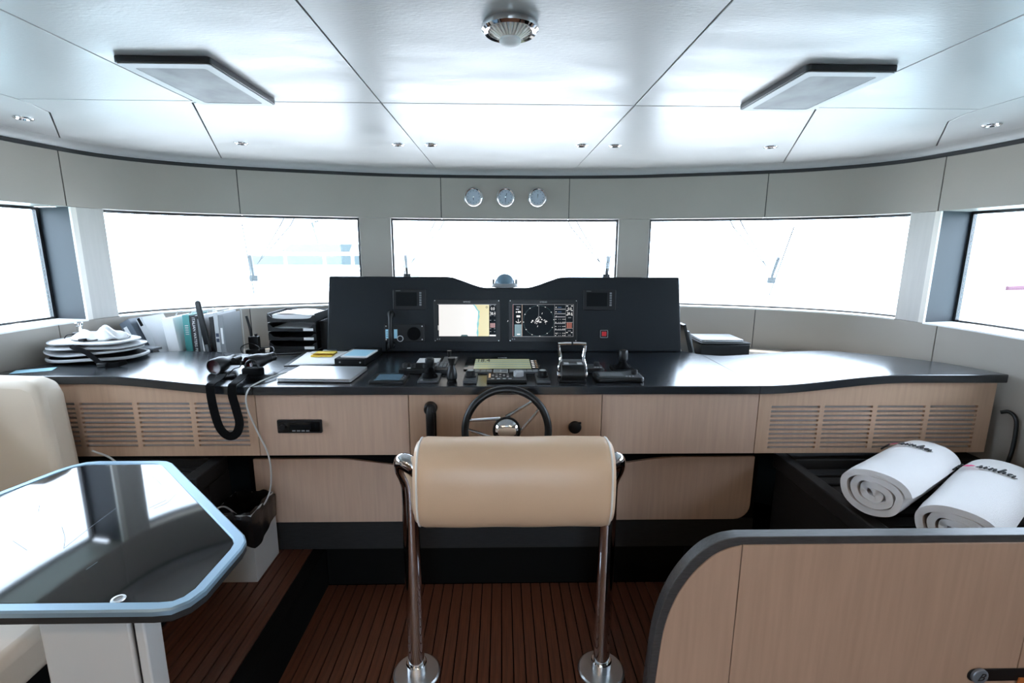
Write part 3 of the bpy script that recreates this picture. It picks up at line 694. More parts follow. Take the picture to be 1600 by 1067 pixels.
for k in range(5):
    for j in range(4):
        if (k + j) % 3: mb.box(-.068 + k * .017, -.058 + k * .017, -.012 + j * .016, -.005 + j * .016, .0145, .0151, 's_grey')
mb.build('screen', None, t)
for k in range(4): MB().box(-.07 + k * .026, -.056 + k * .026, -.046, -.036, .0138, .0162).build('key', M['lgrey'], t, bevel=.001)
mb = MB(); mb.lathe([(.024, .014), (.023, .034), (.019, .038), (0, .038)], (.055, .012, 0), 26); mb.build('knob', M['lgrey'], t)
# throttle
t = thing('throttle', 'black twin-lever throttle with chrome handles', 'throttle', (.295, 2.135, DZ + .0004))
MB().box(-.06, .06, -.035, .06, 0, .012).build('foot', M['black'], t, bevel=.003)
mb = MB(); mb.prism(cr([(-.045, .012), (-.05, .035), (-.04, .072), (-.01, .088), (.03, .088), (.055, .06), (.055, .012)], 4) and [(p.x, p.y) for p in cr([(-.045, .012, 0), (-.052, .04, 0), (-.04, .072, 0), (-.01, .086, 0), (.03, .086, 0), (.055, .06, 0), (.055, .012, 0)], 4)], -.052, .052, 'x'); mb.build('drum', M['black'], t, bevel=.002)
mb = MB(); mb.prism([(-.034, .0795), (.034, .0905), (.034, .0925), (-.034, .0815)], -.046, .046, 'x'); mb.build('key_plate', M['plate'], t, bevel=.001)
for x in (-.03, .03): MB().prism([(-.028, .0815), (-.008, .085), (-.008, .088), (-.028, .0845)], x - .011, x + .011, 'x').build('key', M['lgrey'], t, bevel=.001)
for s in (-1, 1):
    mb = MB(); mb.tube(cr([(s * .058, .0, .022), (s * .060, -.005, .06), (s * .052, .01, .1), (s * .058, .02, .14), (s * .060, .022, .158)], 5), .0065, 10); mb.build('lever', M['chrome'], t)
    mb = MB(); mb.tube([(s * .063, .022, .164), (s * .03, .022, .166), (s * .004, .022, .166)], .0075, 10); mb.build('handle', M['chrome'], t)
    mb = MB(); mb.cyl((s * .05, 0, .028), (s * .068, 0, .028), .016, n=18); mb.build('pivot_disc', M['chrome'], t, bevel=.002)
def remote(label, x0, x1, y0, y1, screen):
    t = thing('autopilot_remote', label, 'remote control', ((x0 + x1) / 2, (y0 + y1) / 2, DZ + .0004)); hx, hy = (x1 - x0) / 2, (y1 - y0) / 2
    MB().prism(rrect(-hx, hx, -hy, hy, min(hx, hy) * .35), 0, .020).build('body', M['black'], t, bevel=.006, seg=3)
    MB().prism(rrect(-hx + .008, hx - .008, -hy + .010, hy - .008, min(hx, hy) * .25), .0195, .022).build('top_plate', M['plate'], t, bevel=.001)
    if screen: MB().box(-hx + .02, hx * .2, -hy + .03, hy - .03, .0215, .0228).build('screen', M['greycover'], t)
    mb = MB(); mb.lathe([(.014, .022), (.014, .038), (.011, .041), (0, .041)], (hx - .030, .01, 0), 20); mb.build('knob', M['black'], t)
    for k in range(3): MB().box(hx * .25 + k * .014, hx * .25 + .009 + k * .014, -hy + .02, -hy + .03, .0215, .024).build('key', M['lgrey'], t, bevel=.001)
remote('long grey remote control with a small screen, right of the throttle', .402, .620, 2.10, 2.225, True)
remote('short grey remote control half hidden behind the throttle', .345, .475, 2.268, 2.375, False)
t = slab('joystick', 'black ribbed joystick on a black plate right of the throttle', 'joystick', .525, .628, 2.262, 2.41, .010, 'black', part='plate')
mb = MB(); mb.lathe([(.036, .010), (.036, .016), (.026, .026), (.020, .036), (.014, .042), (0, .042)], n=24); mb.build('boot', M['blackm'], t)
mb = MB(); mb.lathe([(.013, .04), (.021, .05), (.023, .06), (.023, .09), (.019, .099), (.012, .102), (0, .102)], n=12); mb.build('grip', M['black'], t)
# laptop, clipboard, binder
t = thing('laptop', 'closed silver laptop lying near the front edge', 'laptop', (-.855, 2.225, DZ + .0004), (0, 0, R(-3)))
MB().prism(rrect(-.168, .168, -.118, .118, .008), .002, .011).build('base', M['silver'], t, bevel=.002)
MB().prism(rrect(-.168, .168, -.118, .118, .008), .0115, .018).build('lid', M['silver'], t, bevel=.002)
for x in (-.14, .14):
    for y in (-.095, .095): MB().cyl((x, y, 0), (x, y, .0025), .006, n=10).build('foot', M['black'], t)
t = thing('clipboard', 'black clipboard lying behind the laptop', 'clipboard', (-1.0, 2.60, DZ + .0004), (0, 0, R(4)))
MB().prism(rrect(-.14, .14, -.18, .18, .008), 0, .004).build('board', M['black'], t, bevel=.001)
MB().box(-.04, .04, .155, .178, .004, .012).build('clip', M['steel'], t, bevel=.003)
for k in range(2):
    t = thing('paper_sheet', ('lower', 'upper')[k] + ' white sheet on the clipboard', 'paper', (-1.0 + .012 * k, 2.585 + .01 * k, DZ + .0048 + .0012 * k), (0, 0, R(5 - 4 * k)))
    MB().box(-.115, .115, -.15, .15, 0, .001).build('sheet', M['paper'], t)
t = thing('sticky_notes', 'yellow sticky note pad on the clipboard papers', 'sticky notes', (-1.005, 2.65, DZ + .0075), (0, 0, R(2)))
MB().box(-.055, .055, -.055, .055, 0, .008).build('pad', M['yellow'], t)
mb = MB(); mb.grid(lambda u, v: (-.055 + .11 * u, -.055 + .11 * v, .0085 + .012 * max(0, .55 - v) ** 2 * 3), 6, 8); mb.build('top_note', M['yellow'], t)
t = slab('ring_binder', 'small black ring binder with metal rings at the panel foot', 'binder', -.868, -.71, 2.43, 2.72, .034, 'black', rz=R(-4), bevel=.005, part='cover')
for x in (-.05, .055): MB().cyl((x, -.1435, .016), (x, -.1475, .016), .0045, n=10).build('rivet', M['steel'], t)
t = thing('notepad', 'spiral notepad with blue-grey page on the black binder', 'notepad', (-.775, 2.535, DZ + .0355), (0, 0, R(-5)))
MB().box(-.068, .068, -.085, .085, 0, .008).build('pages', M['paper'], t, bevel=.001)
MB().box(-.06, .06, -.075, .075, .008, .0088).build('top_page', M['ltblue'], t)
mb = MB()
for k in range(14): mb.tube([(-.070 + .006 * math.cos(a), -.075 + k * .0115, .005 + .006 * math.sin(a)) for a in [i * .7854 for i in range(8)]], .0012, 5, True)
mb.build('spiral', M['lgrey'], t)

# binoculars with strap
def zt(x): return desk_z(x)
t = thing('binoculars', 'black binoculars with red-coated lens on the left worktop', 'binoculars', (-1.30, 2.235, zt(-1.30) + .0006))
def barrel(c, d, part):
    c = Vector(c); d = Vector(d).normalized(); q = d.to_track_quat('Z', 'Y').to_matrix().to_4x4(); T = Matrix.Translation(c) @ q
    mb = MB(); mb.lathe([(.030, .002), (.035, .0), (.037, .004), (.037, .05), (.033, .07), (.025, .095), (.024, .115), (.021, .118), (.022, .14), (.018, .145), (0, .145)], n=26, T=T); ba = mb.build('barrel', M['black'], t)
    mb = MB(); mb.lathe([(0, .008), (.015, .007), (.030, .003)], n=26, T=T); mb.build('objective_lens', M['lens'], ba)
barrel((-.05, -.03, .037), (.15, 1, .06), 0); barrel((.075, .03, .037), (.5, .9, .08), 1)
MB().box(-.02, .055, .03, .065, .03, .052).build('bridge', M['black'], t, bevel=.006)
mb = MB(); mb.cyl((.015, .02, .058), (.02, .07, .058), .013, n=18); mb.build('focus_wheel', M['black'], t, bevel=.002)
MB().prism(rrect(.09, .185, -.075, -.02, .025), .002, .040).build('rain_guard', M['blackm'], t, bevel=.010, seg=3)
mb = MB(); mb.tube(cr([(.105, -.05, .038), (.115, -.05, .066), (.14, -.05, .074), (.16, -.05, .058), (.165, -.05, .038)], 5), .005, 8); mb.build('lug_loop', M['black'], t)
mb = MB(); mb.lathe([(.028, 0), (.03, .004), (.026, .008), (0, .008)], (.03, -.06, .0), 20); mb.build('lens_cap', M['black'], t)
mb = MB(); mb.tube(cr([(.03, -.06, .008), (.045, -.04, .03), (.06, -.01, .035), (.05, .02, .05)], 6), .0025, 6); mb.build('cord', M['black'], t)
def ribbon(path, wdir, wd, th):
    mb = MB(); P = cr(path, 6); n = len(P); vs = []; fs = []
    for i in range(n):
        tg = (P[min(i + 1, n - 1)] - P[max(i - 1, 0)]).normalized(); w0 = Vector(wdir(i / (n - 1))) if wdir else tg.cross(Vector((0, 1, 0))); w0 = (w0 - tg * w0.dot(tg)).normalized(); nn = tg.cross(w0)
        for a, b in ((-1, -1), (1, -1), (1, 1), (-1, 1)): vs.append(P[i] + w0 * wd / 2 * a + nn * th / 2 * b)
    for i in range(n - 1):
        for k in range(4): fs.append((i * 4 + k, i * 4 + (k + 1) % 4, i * 4 + 4 + (k + 1) % 4, i * 4 + 4 + k))
    fs += [(0, 1, 2, 3), tuple((n - 1) * 4 + k for k in (3, 2, 1, 0))]; return mb.add(vs, fs)
# strap in local coordinates of the binoculars (hangs over the front edge)
L0 = Vector((-1.30, 2.235, zt(-1.30)))
sp = [Vector(p) - L0 for p in ((-1.258, 2.012, 1.072), (-1.257, 2.010, 1.02), (-1.250, 2.010, .95), (-1.235, 2.010, .885), (-1.205, 2.010, .850), (-1.170, 2.010, .858), (-1.150, 2.010, .905), (-1.158, 2.010, .97), (-1.168, 2.010, 1.03), (-1.165, 2.012, 1.072))]
ribbon(sp, None, .036, .004).build('neck_strap', M['blackm'], t)
for x_ in (-1.258, -1.165):
    sp = [Vector(p) - L0 for p in ((x_, 2.010, 1.066), (x_, 2.016, 1.076), (x_, 2.035, 1.0795), (x_ - .01, 2.09, 1.0795), (x_ - .025, 2.16, 1.085))]
    ribbon(sp, lambda u: (1, .1, 0), .034, .004).build('neck_strap', M['blackm'], t)

# ------------------------------------------------------------------ left corner: caps, books, tray
LZ = 1.0185
zl = desk_z(-2.0)
def pad(name, label, cat, cx, cy, z, rx, ry, h, m, rz, curl, seed):
    t = thing(name, label, cat, (cx, cy, z), (0, 0, rz)); rnd = random.Random(seed); ph = rnd.random() * 6
    mb = MB()
    def top(u, v, s):
        a = 2 * math.pi * u; r_ = v; e = 2.6; ca, sa = math.cos(a), math.sin(a); k = (abs(ca) ** e + abs(sa) ** e) ** (-1 / e)
        x = rx * r_ * ca * k; y = ry * r_ * sa * k
        z = curl * (x / rx) ** 2 + .006 * math.sin(3 * x / rx + ph) * r_ + s * h / 2 * math.sqrt(max(0, 1 - r_ ** 6)) + h / 2
        return (x, y, z)
    mb.grid(lambda u, v: top(u, v, 1), 36, 9, closeu=True); mb.grid(lambda u, v: top(u, v, -1), 36, 9, closeu=True, flip=True)
    mb.build('pad', M[m], t)
    mb = MB(); mb.tube([top(k / 40, 1, 0) for k in range(40)], h * .32, 6, True); mb.build('edge_binding', M['lgrey'], t)
    return t
zb = zl + .001
pad('cushion_pad', 'lowest dark pad of the pile in the left corner', 'pad', -1.99, 2.365, zb + .004, .20, .13, .024, 'blackm', R(4), .008, 1)
pad('cushion_pad', 'second pad of the left corner pile, grey with bent edge', 'pad', -2.0, 2.36, zb + .038, .205, .13, .014, 'lgrey', R(-5), .008, 2)
pad('cushion_pad', 'third pad of the left corner pile, grey and tilted', 'pad', -1.985, 2.36, zb + .062, .195, .125, .014, 'lgrey', R(6), .008, 3)
pad('cushion_pad', 'topmost flat white pad of the left corner pile', 'pad', -1.995, 2.36, zb + .085, .185, .125, .014, 'paper', R(-3), .008, 4)
t = thing('webbing_strap', 'black webbing strap sagging over the left corner pile', 'strap', (-1.95, 2.22, zb))
ribbon([(-.06, .02, .088), (-.02, -.003, .082), (.03, -.012, .066), (.07, -.018, .038), (.10, -.02, .012), (.16, -.02, .008), (.20, .0, .02)], lambda u: (.3, .2, 1), .022, .003).build('webbing', M['blackm'], t)
MB().box(.085, .125, -.032, -.014, .002, .018).build('buckle', M['black'], t, bevel=.003)
t = thing('fabric_cap', 'crumpled white fabric hat on the left corner pile', 'hat', (-1.965, 2.36, zb + .105))
def hat(u, v):
    a = 2 * math.pi * u; x = .125 * v * math.cos(a); y = .085 * v * math.sin(a)
    z = .040 * (1 - v ** 6) * (.80 + .30 * math.sin(38 * x + 1) * math.cos(20 * y) + .22 * math.sin(61 * x + 40 * y) + .15 * math.sin(97 * y)) + .008 * math.sin(7 * a) * v
    return (x, y, max(z, .0) + .001)
mb = MB(); mb.grid(hat, 56, 20, closeu=True); cw_ = mb.build('crown', M['paper'], t)
mb = MB(); mb.tube([hat(k / 40, 1) for k in range(40)], .004, 6, True); mb.build('hem', M['lgrey'], cw_)
mb = MB(); mb.tube(cr([(-.07, -.08, .004), (-.03, -.098, .004), (.02, -.09, .002), (.05, -.082, .006)], 6), .003, 6); mb.build('drawcord', M['black'], t)
MB().box(-.022, .006, -.105, -.085, .0, .014).build('cord_lock', M['black'], t, bevel=.003)
t = thing('pocket_torch', 'small chrome torch with black clip standing by the white hat', 'torch', (-2.09, 2.395, zb + .106))
mb = MB(); mb.lathe([(0, 0), (.013, 0), (.013, .05), (.016, .054), (.016, .066), (.013, .07), (0, .07)], n=20); mb.build('body', M['chrome'], t)
MB().box(-.024, .018, -.022, .016, .002, .022).build('clip', M['black'], t, bevel=.005)
mb = MB(); mb.tube(cr([(-.02, -.01, .012), (-.05, -.02, .008), (-.062, -.03, -.02), (-.05, -.055, -.035)], 6), .002, 6); mb.build('lanyard', M['black'], t)
t = thing('paper_sheet', 'blue sheet of paper on the far left worktop end', 'paper', (-2.09, 2.13, zl + .0008), (0, 0, R(25)))
MB().box(-.07, .07, -.035, .035, 0, .001).build('sheet', M['ltblue'], t)

def book(label, x, wd, h, dp, m, lean=0., y=2.70, cat='book', rz=0, name='book', cover=.003, z=LZ):
    t = thing(name, label, cat, (x, y, z + .0005), (0, lean, rz))
    global SPINE
    SPINE = MB().box(0, wd, 0, .004, 0, h).build('spine', M[m], t, bevel=.001)
    MB().box(0, cover, .0041, dp, 0, h).build('cover', M[m], t); MB().box(wd - cover, wd, .0041, dp, 0, h).build('cover', M[m], t)
    MB().box(cover + .0003, wd - cover - .0003, .0045, dp - .006, .004, h - .005).build('pages', M['paper'], t)
    return t
t = book('outermost grey binder leaning left beside the books', -1.985, .066, .245, .14, 'binderblue', -.46, cat='binder', name='binder', rz=R(-8), y=2.63)
MB().box(.012, .034, -.0015, .0, .13, .215).build('spine_label', M['paper'], SPINE)
t = book('beige-grey binder with a finger hole leaning behind the outermost binder', -1.905, .036, .265, .15, 'lgrey', -.42, cat='binder', name='binder', rz=R(-8), y=2.645)
MB().prism(rrect(.009, .026, .22, .265, .003), -.0015, .001, 'y').build('finger_hole', M['blackm'], t)
t = thing('folder', 'grey folder lying half under the leaning binders', 'folder', (-1.93, 2.60, desk_z(-1.93) + .0008), (0, 0, R(-20)))
MB().box(-.075, .075, -.02, .03, 0, .012).build('cover', M['greycover'], t, bevel=.002)
t = book('thick white file bright in the window light between binders and books', -1.865, .062, .245, .24, 'paper', -.1, cat='file', name='file', y=2.68)
t = thing('book_rack', 'white wire rack holding the upright books', 'rack', (-1.72, 2.72, LZ + .0005))
for x in (-.125, -.045, .04, .105):
    mb = MB(); mb.tube([(x, .02, .003), (x, .02, .26), (x + .006, .03, .275), (x + .03, .03, .277), (x + .036, .18, .277), (x + .036, .2, .26), (x + .036, .2, .003)], .003, 6); mb.build('wire_hoop', M['white'], t)
mb = MB(); mb.tube([(-.13, .02, .004), (.15, .02, .004)], .003, 6); mb.tube([(-.09, .2, .004), (.15, .2, .004)], .003, 6); mb.build('base_wires', M['white'], t)
t = book('teal book standing in the rack', -1.788, .038, .262, .18, 'teal')
mb = MB()
for k in range(5): mb.box(.010, .028, -.001, .0, .20 - k * .012, .205 - k * .012)
mb.build('spine_print', M['lettering'], SPINE)
t = book('black book titled Italian Waters Pilot on its spine', -1.747, .036, .258, .18, 'ink')
text('ITALIAN WATERS PILOT', .021, 'paper', 'spine_title', SPINE, (.018, -.0008, .135), (R(90), R(90), 0))
book('thin grey booklet beside the black pilot book', -1.709, .014, .24, .17, 'greycover')
t = book('white spiral-bound notebook beside the tall wand', -1.693, .022, .262, .17, 'paper', .0)
mb = MB()
for k in range(20): mb.tube([(.019 + .006 * math.cos(a), -.004 + .006 * math.sin(a), .02 + k * .0115) for a in [i * .9 for i in range(7)]], .0014, 5, True)
mb.build('spiral', M['ink'], t)
t = thing('black_wand', 'tall black rounded wand leaning in front of the books', 'wand', (-1.652, 2.695, LZ + .0005), (0, R(-6), 0))
mb = MB(); mb.prism(rrect(-.016, .016, 0, .345, .0155, 8), -.012, 0, 'y'); mb.build('shell', M['black'], t, bevel=.005, seg=3)
MB().box(-.008, .008, -.014, -.0115, .02, .10).build('grip_plate', M['greycover'], t, bevel=.001)
book('dark book standing right of the black wand', -1.643, .022, .25, .17, 'ink')
t = book('pale blue-white binder with dark label squares', -1.618, .024, .275, .19, 'lgrey')
for z in (.11, .14): MB().box(.004, .02, -.0012, 0, z, z + .02).build('spine_label', M['navy'], SPINE)
t = book('rightmost grey book with a paper label in the rack', -1.592, .026, .262, .18, 'grey')
MB().box(.007, .018, -.0012, 0, .10, .19).build('spine_label', M['paper'], SPINE)
# handheld radio in charger
t = thing('handheld_radio', 'black handheld radio with stub antenna in a charger, cables around it', 'radio', (-1.49, 2.86, LZ + .0005))
MB().box(-.04, .045, -.035, .04, 0, .04).build('charger', M['black'], t, bevel=.008)
MB().box(-.026, .03, -.018, .02, .03, .115).build('body', M['black'], t, bevel=.006)
mb = MB(); mb.tube(cr([(-.012, 0, .11), (-.016, 0, .16), (-.03, 0, .235)], 5), .007, 8); mb.build('antenna', M['black'], t)
mb = MB(); mb.cyl((.015, 0, .112), (.015, 0, .13), .008, n=12); mb.build('knob', M['black'], t)
mb = MB(); mb.tube(cr([(.02, -.03, .07), (.06, -.06, .05), (.07, -.08, .02), (.03, -.09, .006), (-.03, -.08, .03), (-.05, -.05, .06), (0, -.045, .08), (.05, -.05, .06)], 6), .003, 6); mb.build('coiled_cable', M['black'], t)
t = thing('black_cable', 'thin black cable looping from the radio towards the clipboard', 'cable', (-1.35, 2.74, DZ + .03))
mb = MB(); mb.tube(cr([(-.12, .13, -.03), (-.06, .09, -.02), (.0, .045, -.005), (.03, -.01, -.022), (-.02, -.05, -.024), (.04, -.07, -.024), (.12, -.05, -.025), (.2, -.02, -.024)], 6), .003, 6); mb.build('lead', M['black'], t)
# document tray
t = thing('document_tray', 'black four-tier document tray with paper labels', 'document tray', (-1.26, 2.86, LZ + .0005))
for k in range(4):
    z = .035 + k * .055
    mb = MB(); mb.box(-.14, .14, 0, .25, z, z + .003); mb.box(-.14, -.137, 0, .25, z, z + .05); mb.box(.137, .14, 0, .25, z, z + .05); mb.box(-.14, .14, .247, .25, z, z + .05)
    lip = [(-.14, z)] + [(x, z + .034 - .016 * math.sqrt(max(0, 1 - (x / .125) ** 4)) if abs(x) < .125 else z + .04) for x in [-.14 + .28 * i / 20 for i in range(21)]] + [(.14, z)]
    mb.prism(lip, -.004, 0, 'y'); ti = mb.build('tier', M['black'], t)
    if k < 3:
        MB().box(.066, .124, -.0055, -.004, z + .002, z + .018).build('paper_label', M['paper'], ti)
MB().box(-.145, .145, -.002, .25, 0, .034).build('stand', M['black'], t, bevel=.003)
for k in range(3):
    tt = thing('paper_stack', ('white paper filling the second tier of the document tray', 'white paper stack on top of the document tray', 'loose top sheet curling above the document tray')[k], 'paper', (-1.27 + .01 * k, 2.99, LZ + (.145, .205, .243)[k]), (0, 0, R((0, 2, -6)[k])))
    if k == 2:
        mb = MB(); f = lambda u, v, d: (-.11 + .22 * u, -.12 + .24 * v, .006 * math.sin(4 * u) + d)
        mb.grid(lambda u, v: f(u, v, 0), 8, 6); mb.grid(lambda u, v: f(u, v, .0012), 8, 6, flip=True); mb.build('sheet', M['paper'], tt)
    else: MB().box(-.118, .118, -.12, .11, -.001, (.018, .037)[k]).build('sheets', M['paper'], tt)
t = thing('pen_holder', 'black open holder between the document tray and the panel', 'holder', (-1.066, 2.90, LZ + .0005))
mb = MB(); mb.box(-.045, .04, 0, .004, 0, .20); mb.box(-.045, .04, .16, .164, 0, .22); mb.box(-.045, -.041, 0, .164, 0, .20); mb.box(.036, .04, 0, .164, 0, .2); mb.box(-.045, .04, 0, .164, 0, .004); mb.build('box', M['black'], t, bevel=.002)
MB().box(.005, .009, -.004, 0, .09, .17).build('spine_clip', M['steel'], t)
for k, (dx, m_) in enumerate(((-.018, 'ltblue'), (.012, 'paper'))):
    tt = thing('rolled_chart', ('blue rolled chart poking out of the black holder', 'white rolled chart in the black holder')[k], 'chart', (-1.066 + dx, 2.94 + .05 * k, LZ + .006), (R(4), R(8), 0))
    mb = MB(); mb.lathe([(.010, 0), (.013, 0), (.013, .255 - .03 * k), (.010, .255 - .03 * k)], n=18); mb.build('roll', M[m_], tt)
# right of the panel
t = thing('storage_box', 'low black box on the ledge right of the instrument panel', 'box', (1.29, 2.80, LZ + .0005))
MB().box(-.13, .16, 0, .24, 0, .075).build('body', M['black'], t, bevel=.004)
MB().box(-.132, .162, -.002, .242, .0755, .086).build('lid', M['black'], t, bevel=.003)
t = thing('laptop', 'closed pale laptop lying on the low black box', 'laptop', (1.295, 2.92, LZ + .088), (0, 0, R(-2)))
MB().prism(rrect(-.125, .125, -.1, .1, .008), 0, .008).build('base', M['silver'], t, bevel=.002); MB().prism(rrect(-.125, .125, -.1, .1, .008), .0085, .015).build('lid', M['silver'], t, bevel=.002)
t = thing('folded_stand', 'black folded stand leaning on the right end of the panel', 'stand', (1.115, 2.82, LZ + .0005), (0, R(-16), 0))
MB().box(-.012, .006, 0, .14, 0, .20).build('leaf', M['black'], t, bevel=.002); MB().box(.012, .024, .01, .13, .004, .15).build('leaf', M['greycover'], t, bevel=.002)
mb = MB(); mb.cyl((.009, 0, .012), (.009, .14, .012), .008, n=12); mb.build('hinge', M['steel'], t)

# ------------------------------------------------------------------ helm leaning seat
t = thing('helm_seat', 'cream leather bolster seat on two chrome posts at the helm', 'seat', (.0, 1.65, .0005))
CXB = .02; hw = .345
def bol(u, v):                                       # rounded cross-section in y-z, softened ends
    a = 2 * math.pi * u; e = 2.5; ca, sa = math.cos(a), math.sin(a); k = (abs(ca) ** e + abs(sa) ** e) ** (-1 / e)
    x = -1 + 2 * v; s = 1 - .16 * max(0, (abs(x) - .90) / .10) ** 2.2
    wob = 1 + .006 * math.sin(9 * x + 3 * a)
    return (CXB + hw * x, -.03 + .115 * ca * k * s * wob, .83 + .158 * sa * k * (s * .7 + .3) * wob)
mb = MB(); mb.grid(bol, 48, 41, closeu=True)
for v in (0, 1): mb.add([bol(k / 48, v) for k in range(48)], [list(range(48))])
bo = mb.build('bolster', M['leather'], t, sharp=50)
for v in (.022, .978):
    mb = MB(); mb.tube([Vector(bol(k / 48, v)) for k in range(48)], .0042, 8, True); mb.build('piping', M['piping'], bo)
for s in (-1, 1):
    cx = s * .365 + .006
    mb = MB(); mb.tube(cr([(cx, 0, .02), (cx, 0, .3), (cx, 0, .6), (cx, 0, .77), (cx + s * .005, -.002, .825), (cx + s * .020, -.010, .872), (cx + s * .014, -.026, .905), (cx - s * .018, -.036, .893), (cx - s * .05, -.036, .868), (cx - s * .085, -.034, .85)], 8), .0315, 20); post = mb.build('post', M['chrome'], t)
    mb = MB(); mb.lathe([(.034, .012), (.040, .012), (.040, .05), (.036, .055), (.032, .055)], (cx, 0, 0), 28); mb.build('post_sleeve', M['chrome'], post)
    mb = MB(); mb.lathe([(.03, .012), (.085, .011), (.091, .006), (.092, 0), (.03, 0)], (cx, 0, 0), 40); mb.build('floor_flange', M['steel'], post)
MB().box(-.30, -.265, -.05, -.02, .655, .685).build('release_catch', M['black'], t, bevel=.006)

# ------------------------------------------------------------------ dark side units
t = thing('side_cabinet', 'dark grey cabinet under the towels with a slotted top', 'cabinet', (1.27, 1.20, .2006))
MB().box(.02, .94, .05, .945, 0, .43).build('body', M['dark'], t)
MB().box(0, .055, .012, .95, .432, .50).build('edge_rail', M['dark'], t, bevel=.006)
MB().box(.057, .935, .87, .95, .432, .50).build('edge_rail', M['dark'], t, bevel=.006)
for k in range(10): MB().box(.065, .93, .055 + k * .081, .115 + k * .081, .445, .465).build('slat', M['dark'], t, bevel=.003)
t = thing('side_cabinet', 'dark grey unit with a slotted top behind the table', 'cabinet', (-1.297, 1.99, .2006))
MB().box(-.91, 0, 0, .155, 0, .43).build('body', M['dark'], t)
MB().box(-.06, 0, -.08, .155, .432, .50).build('edge_rail', M['dark'], t, bevel=.005); MB().box(-.91, -.062, .12, .155, .432, .5).build('edge_rail', M['dark'], t, bevel=.005)
for k in range(4): MB().box(-.9, -.066, -.03 + k * .036, -.005 + k * .036, .44, .47).build('slat', M['dark'], t, bevel=.002)

# ------------------------------------------------------------------ partition on the right
t = thing('partition', 'curved pale wood partition with a charcoal edge, right foreground', 'partition', (.386, 1.165, 0))
curve = [(.0, .0), (.0, .36), (.006, .50), (.016, .62), (.034, .70), (.060, .765), (.095, .82), (.135, .862), (.18, .886), (.225, .895)]
cv = [(p.x, p.y) for p in cr([(x, z, 0) for x, z in curve], 5)]
outer = cv + [(1.83, .895), (1.83, .2005), (.50, .2005), (.50, .0005)]
MB().prism(outer, 0, .036, 'y').build('core', M['wood_edge'], t, bevel=.002)
nb = [(.022 + x * .985, min(z, .895) - .022 * min(1, max(0, (z - .45) / .4))) for x, z in cv]
def cut(poly, xa, xb):
    out = [(max(xa, min(xb, x)), z) for x, z in poly]; return [p for i, p in enumerate(out) if i == 0 or (abs(p[0] - out[i - 1][0]) + abs(p[1] - out[i - 1][1])) > 1e-5]
a_ = [p for p in nb if p[0] < .232] + [(.232, .873), (.232, .02), (.022, .02)]
MB().prism(a_, -.004, .002, 'y').build('wood_panel', M['wood_dimmed'], t, bevel=.001)
MB().prism([(.235, .873), (1.064, .873), (1.064, .21), (.505, .21), (.505, .02), (.235, .02)], -.004, .002, 'y').build('wood_panel', M['wood_dimmed'], t, bevel=.001)
MB().prism([(1.067, .873), (1.82, .873), (1.82, .21), (1.067, .21)], -.004, .002, 'y').build('wood_panel', M['wood_dimmed'], t, bevel=.001)
t = thing('cabinet_latch', 'round silver latch with a script letter B on a dark slot', 'latch', (1.337, 1.159, .4585))
MB().prism(rrect(-.03, .16, -.021, .019, .0195, 6), -.002, .001, 'y').build('slot_plate', M['black'], t, bevel=.0005)
mb = MB(); mb.lathe([(.0235, .002), (.0235, .008), (.021, .010), (0, .010)], n=28, T=TW); mb.build('button', M['latch'], t)
text('B', .034, 'ink', 'letter', t, (-.001, -.0106, -.001), (R(90), 0, R(0)), shear=.45)
t = thing('leather_strap', 'tan leather tab at the right end of the latch slot', 'strap', (1.50, 1.158, .4))
MB().prism([(-.055, -.03), (-.045, .05), (.03, .05), (.03, -.03)], -.006, -.0015, 'y').build('tab', M['orange'], t, bevel=.001)

# ------------------------------------------------------------------ towels
STROKES = {
 's': (.62, [[(0, .1), (.3, .92), (.28, .6), (.48, .3), (.34, .03), (.08, .1)]]),
 'i': (.55, [[(0, .2), (.16, .9), (.16, .2), (.3, .02), (.5, .25)], [(.2, 1.3), (.24, 1.42)]]),
 'n': (.85, [[(0, .4), (.12, .95), (.12, 0)], [(.12, .45), (.35, .95), (.5, .8), (.5, .15), (.64, .02), (.8, .25)]]),
 'h': (.85, [[(0, .4), (.28, 1.75), (.16, 1.8), (.12, 0)], [(.12, .45), (.35, .95), (.5, .8), (.5, .15), (.64, .02), (.8, .25)]]),
 'a': (.95, [[(.52, .85), (.25, .95), (.05, .5), (.18, .05), (.4, .3), (.52, .95), (.54, .15), (.68, .02), (.92, .35)]]),
 'R': (1.15, [[(.25, 1.7), (.18, .8), (.05, 0)], [(-.12, 1.35), (.15, 1.75), (.6, 1.7), (.66, 1.25), (.2, .95), (.6, .35), (.85, .02), (1.05, .2)]])}
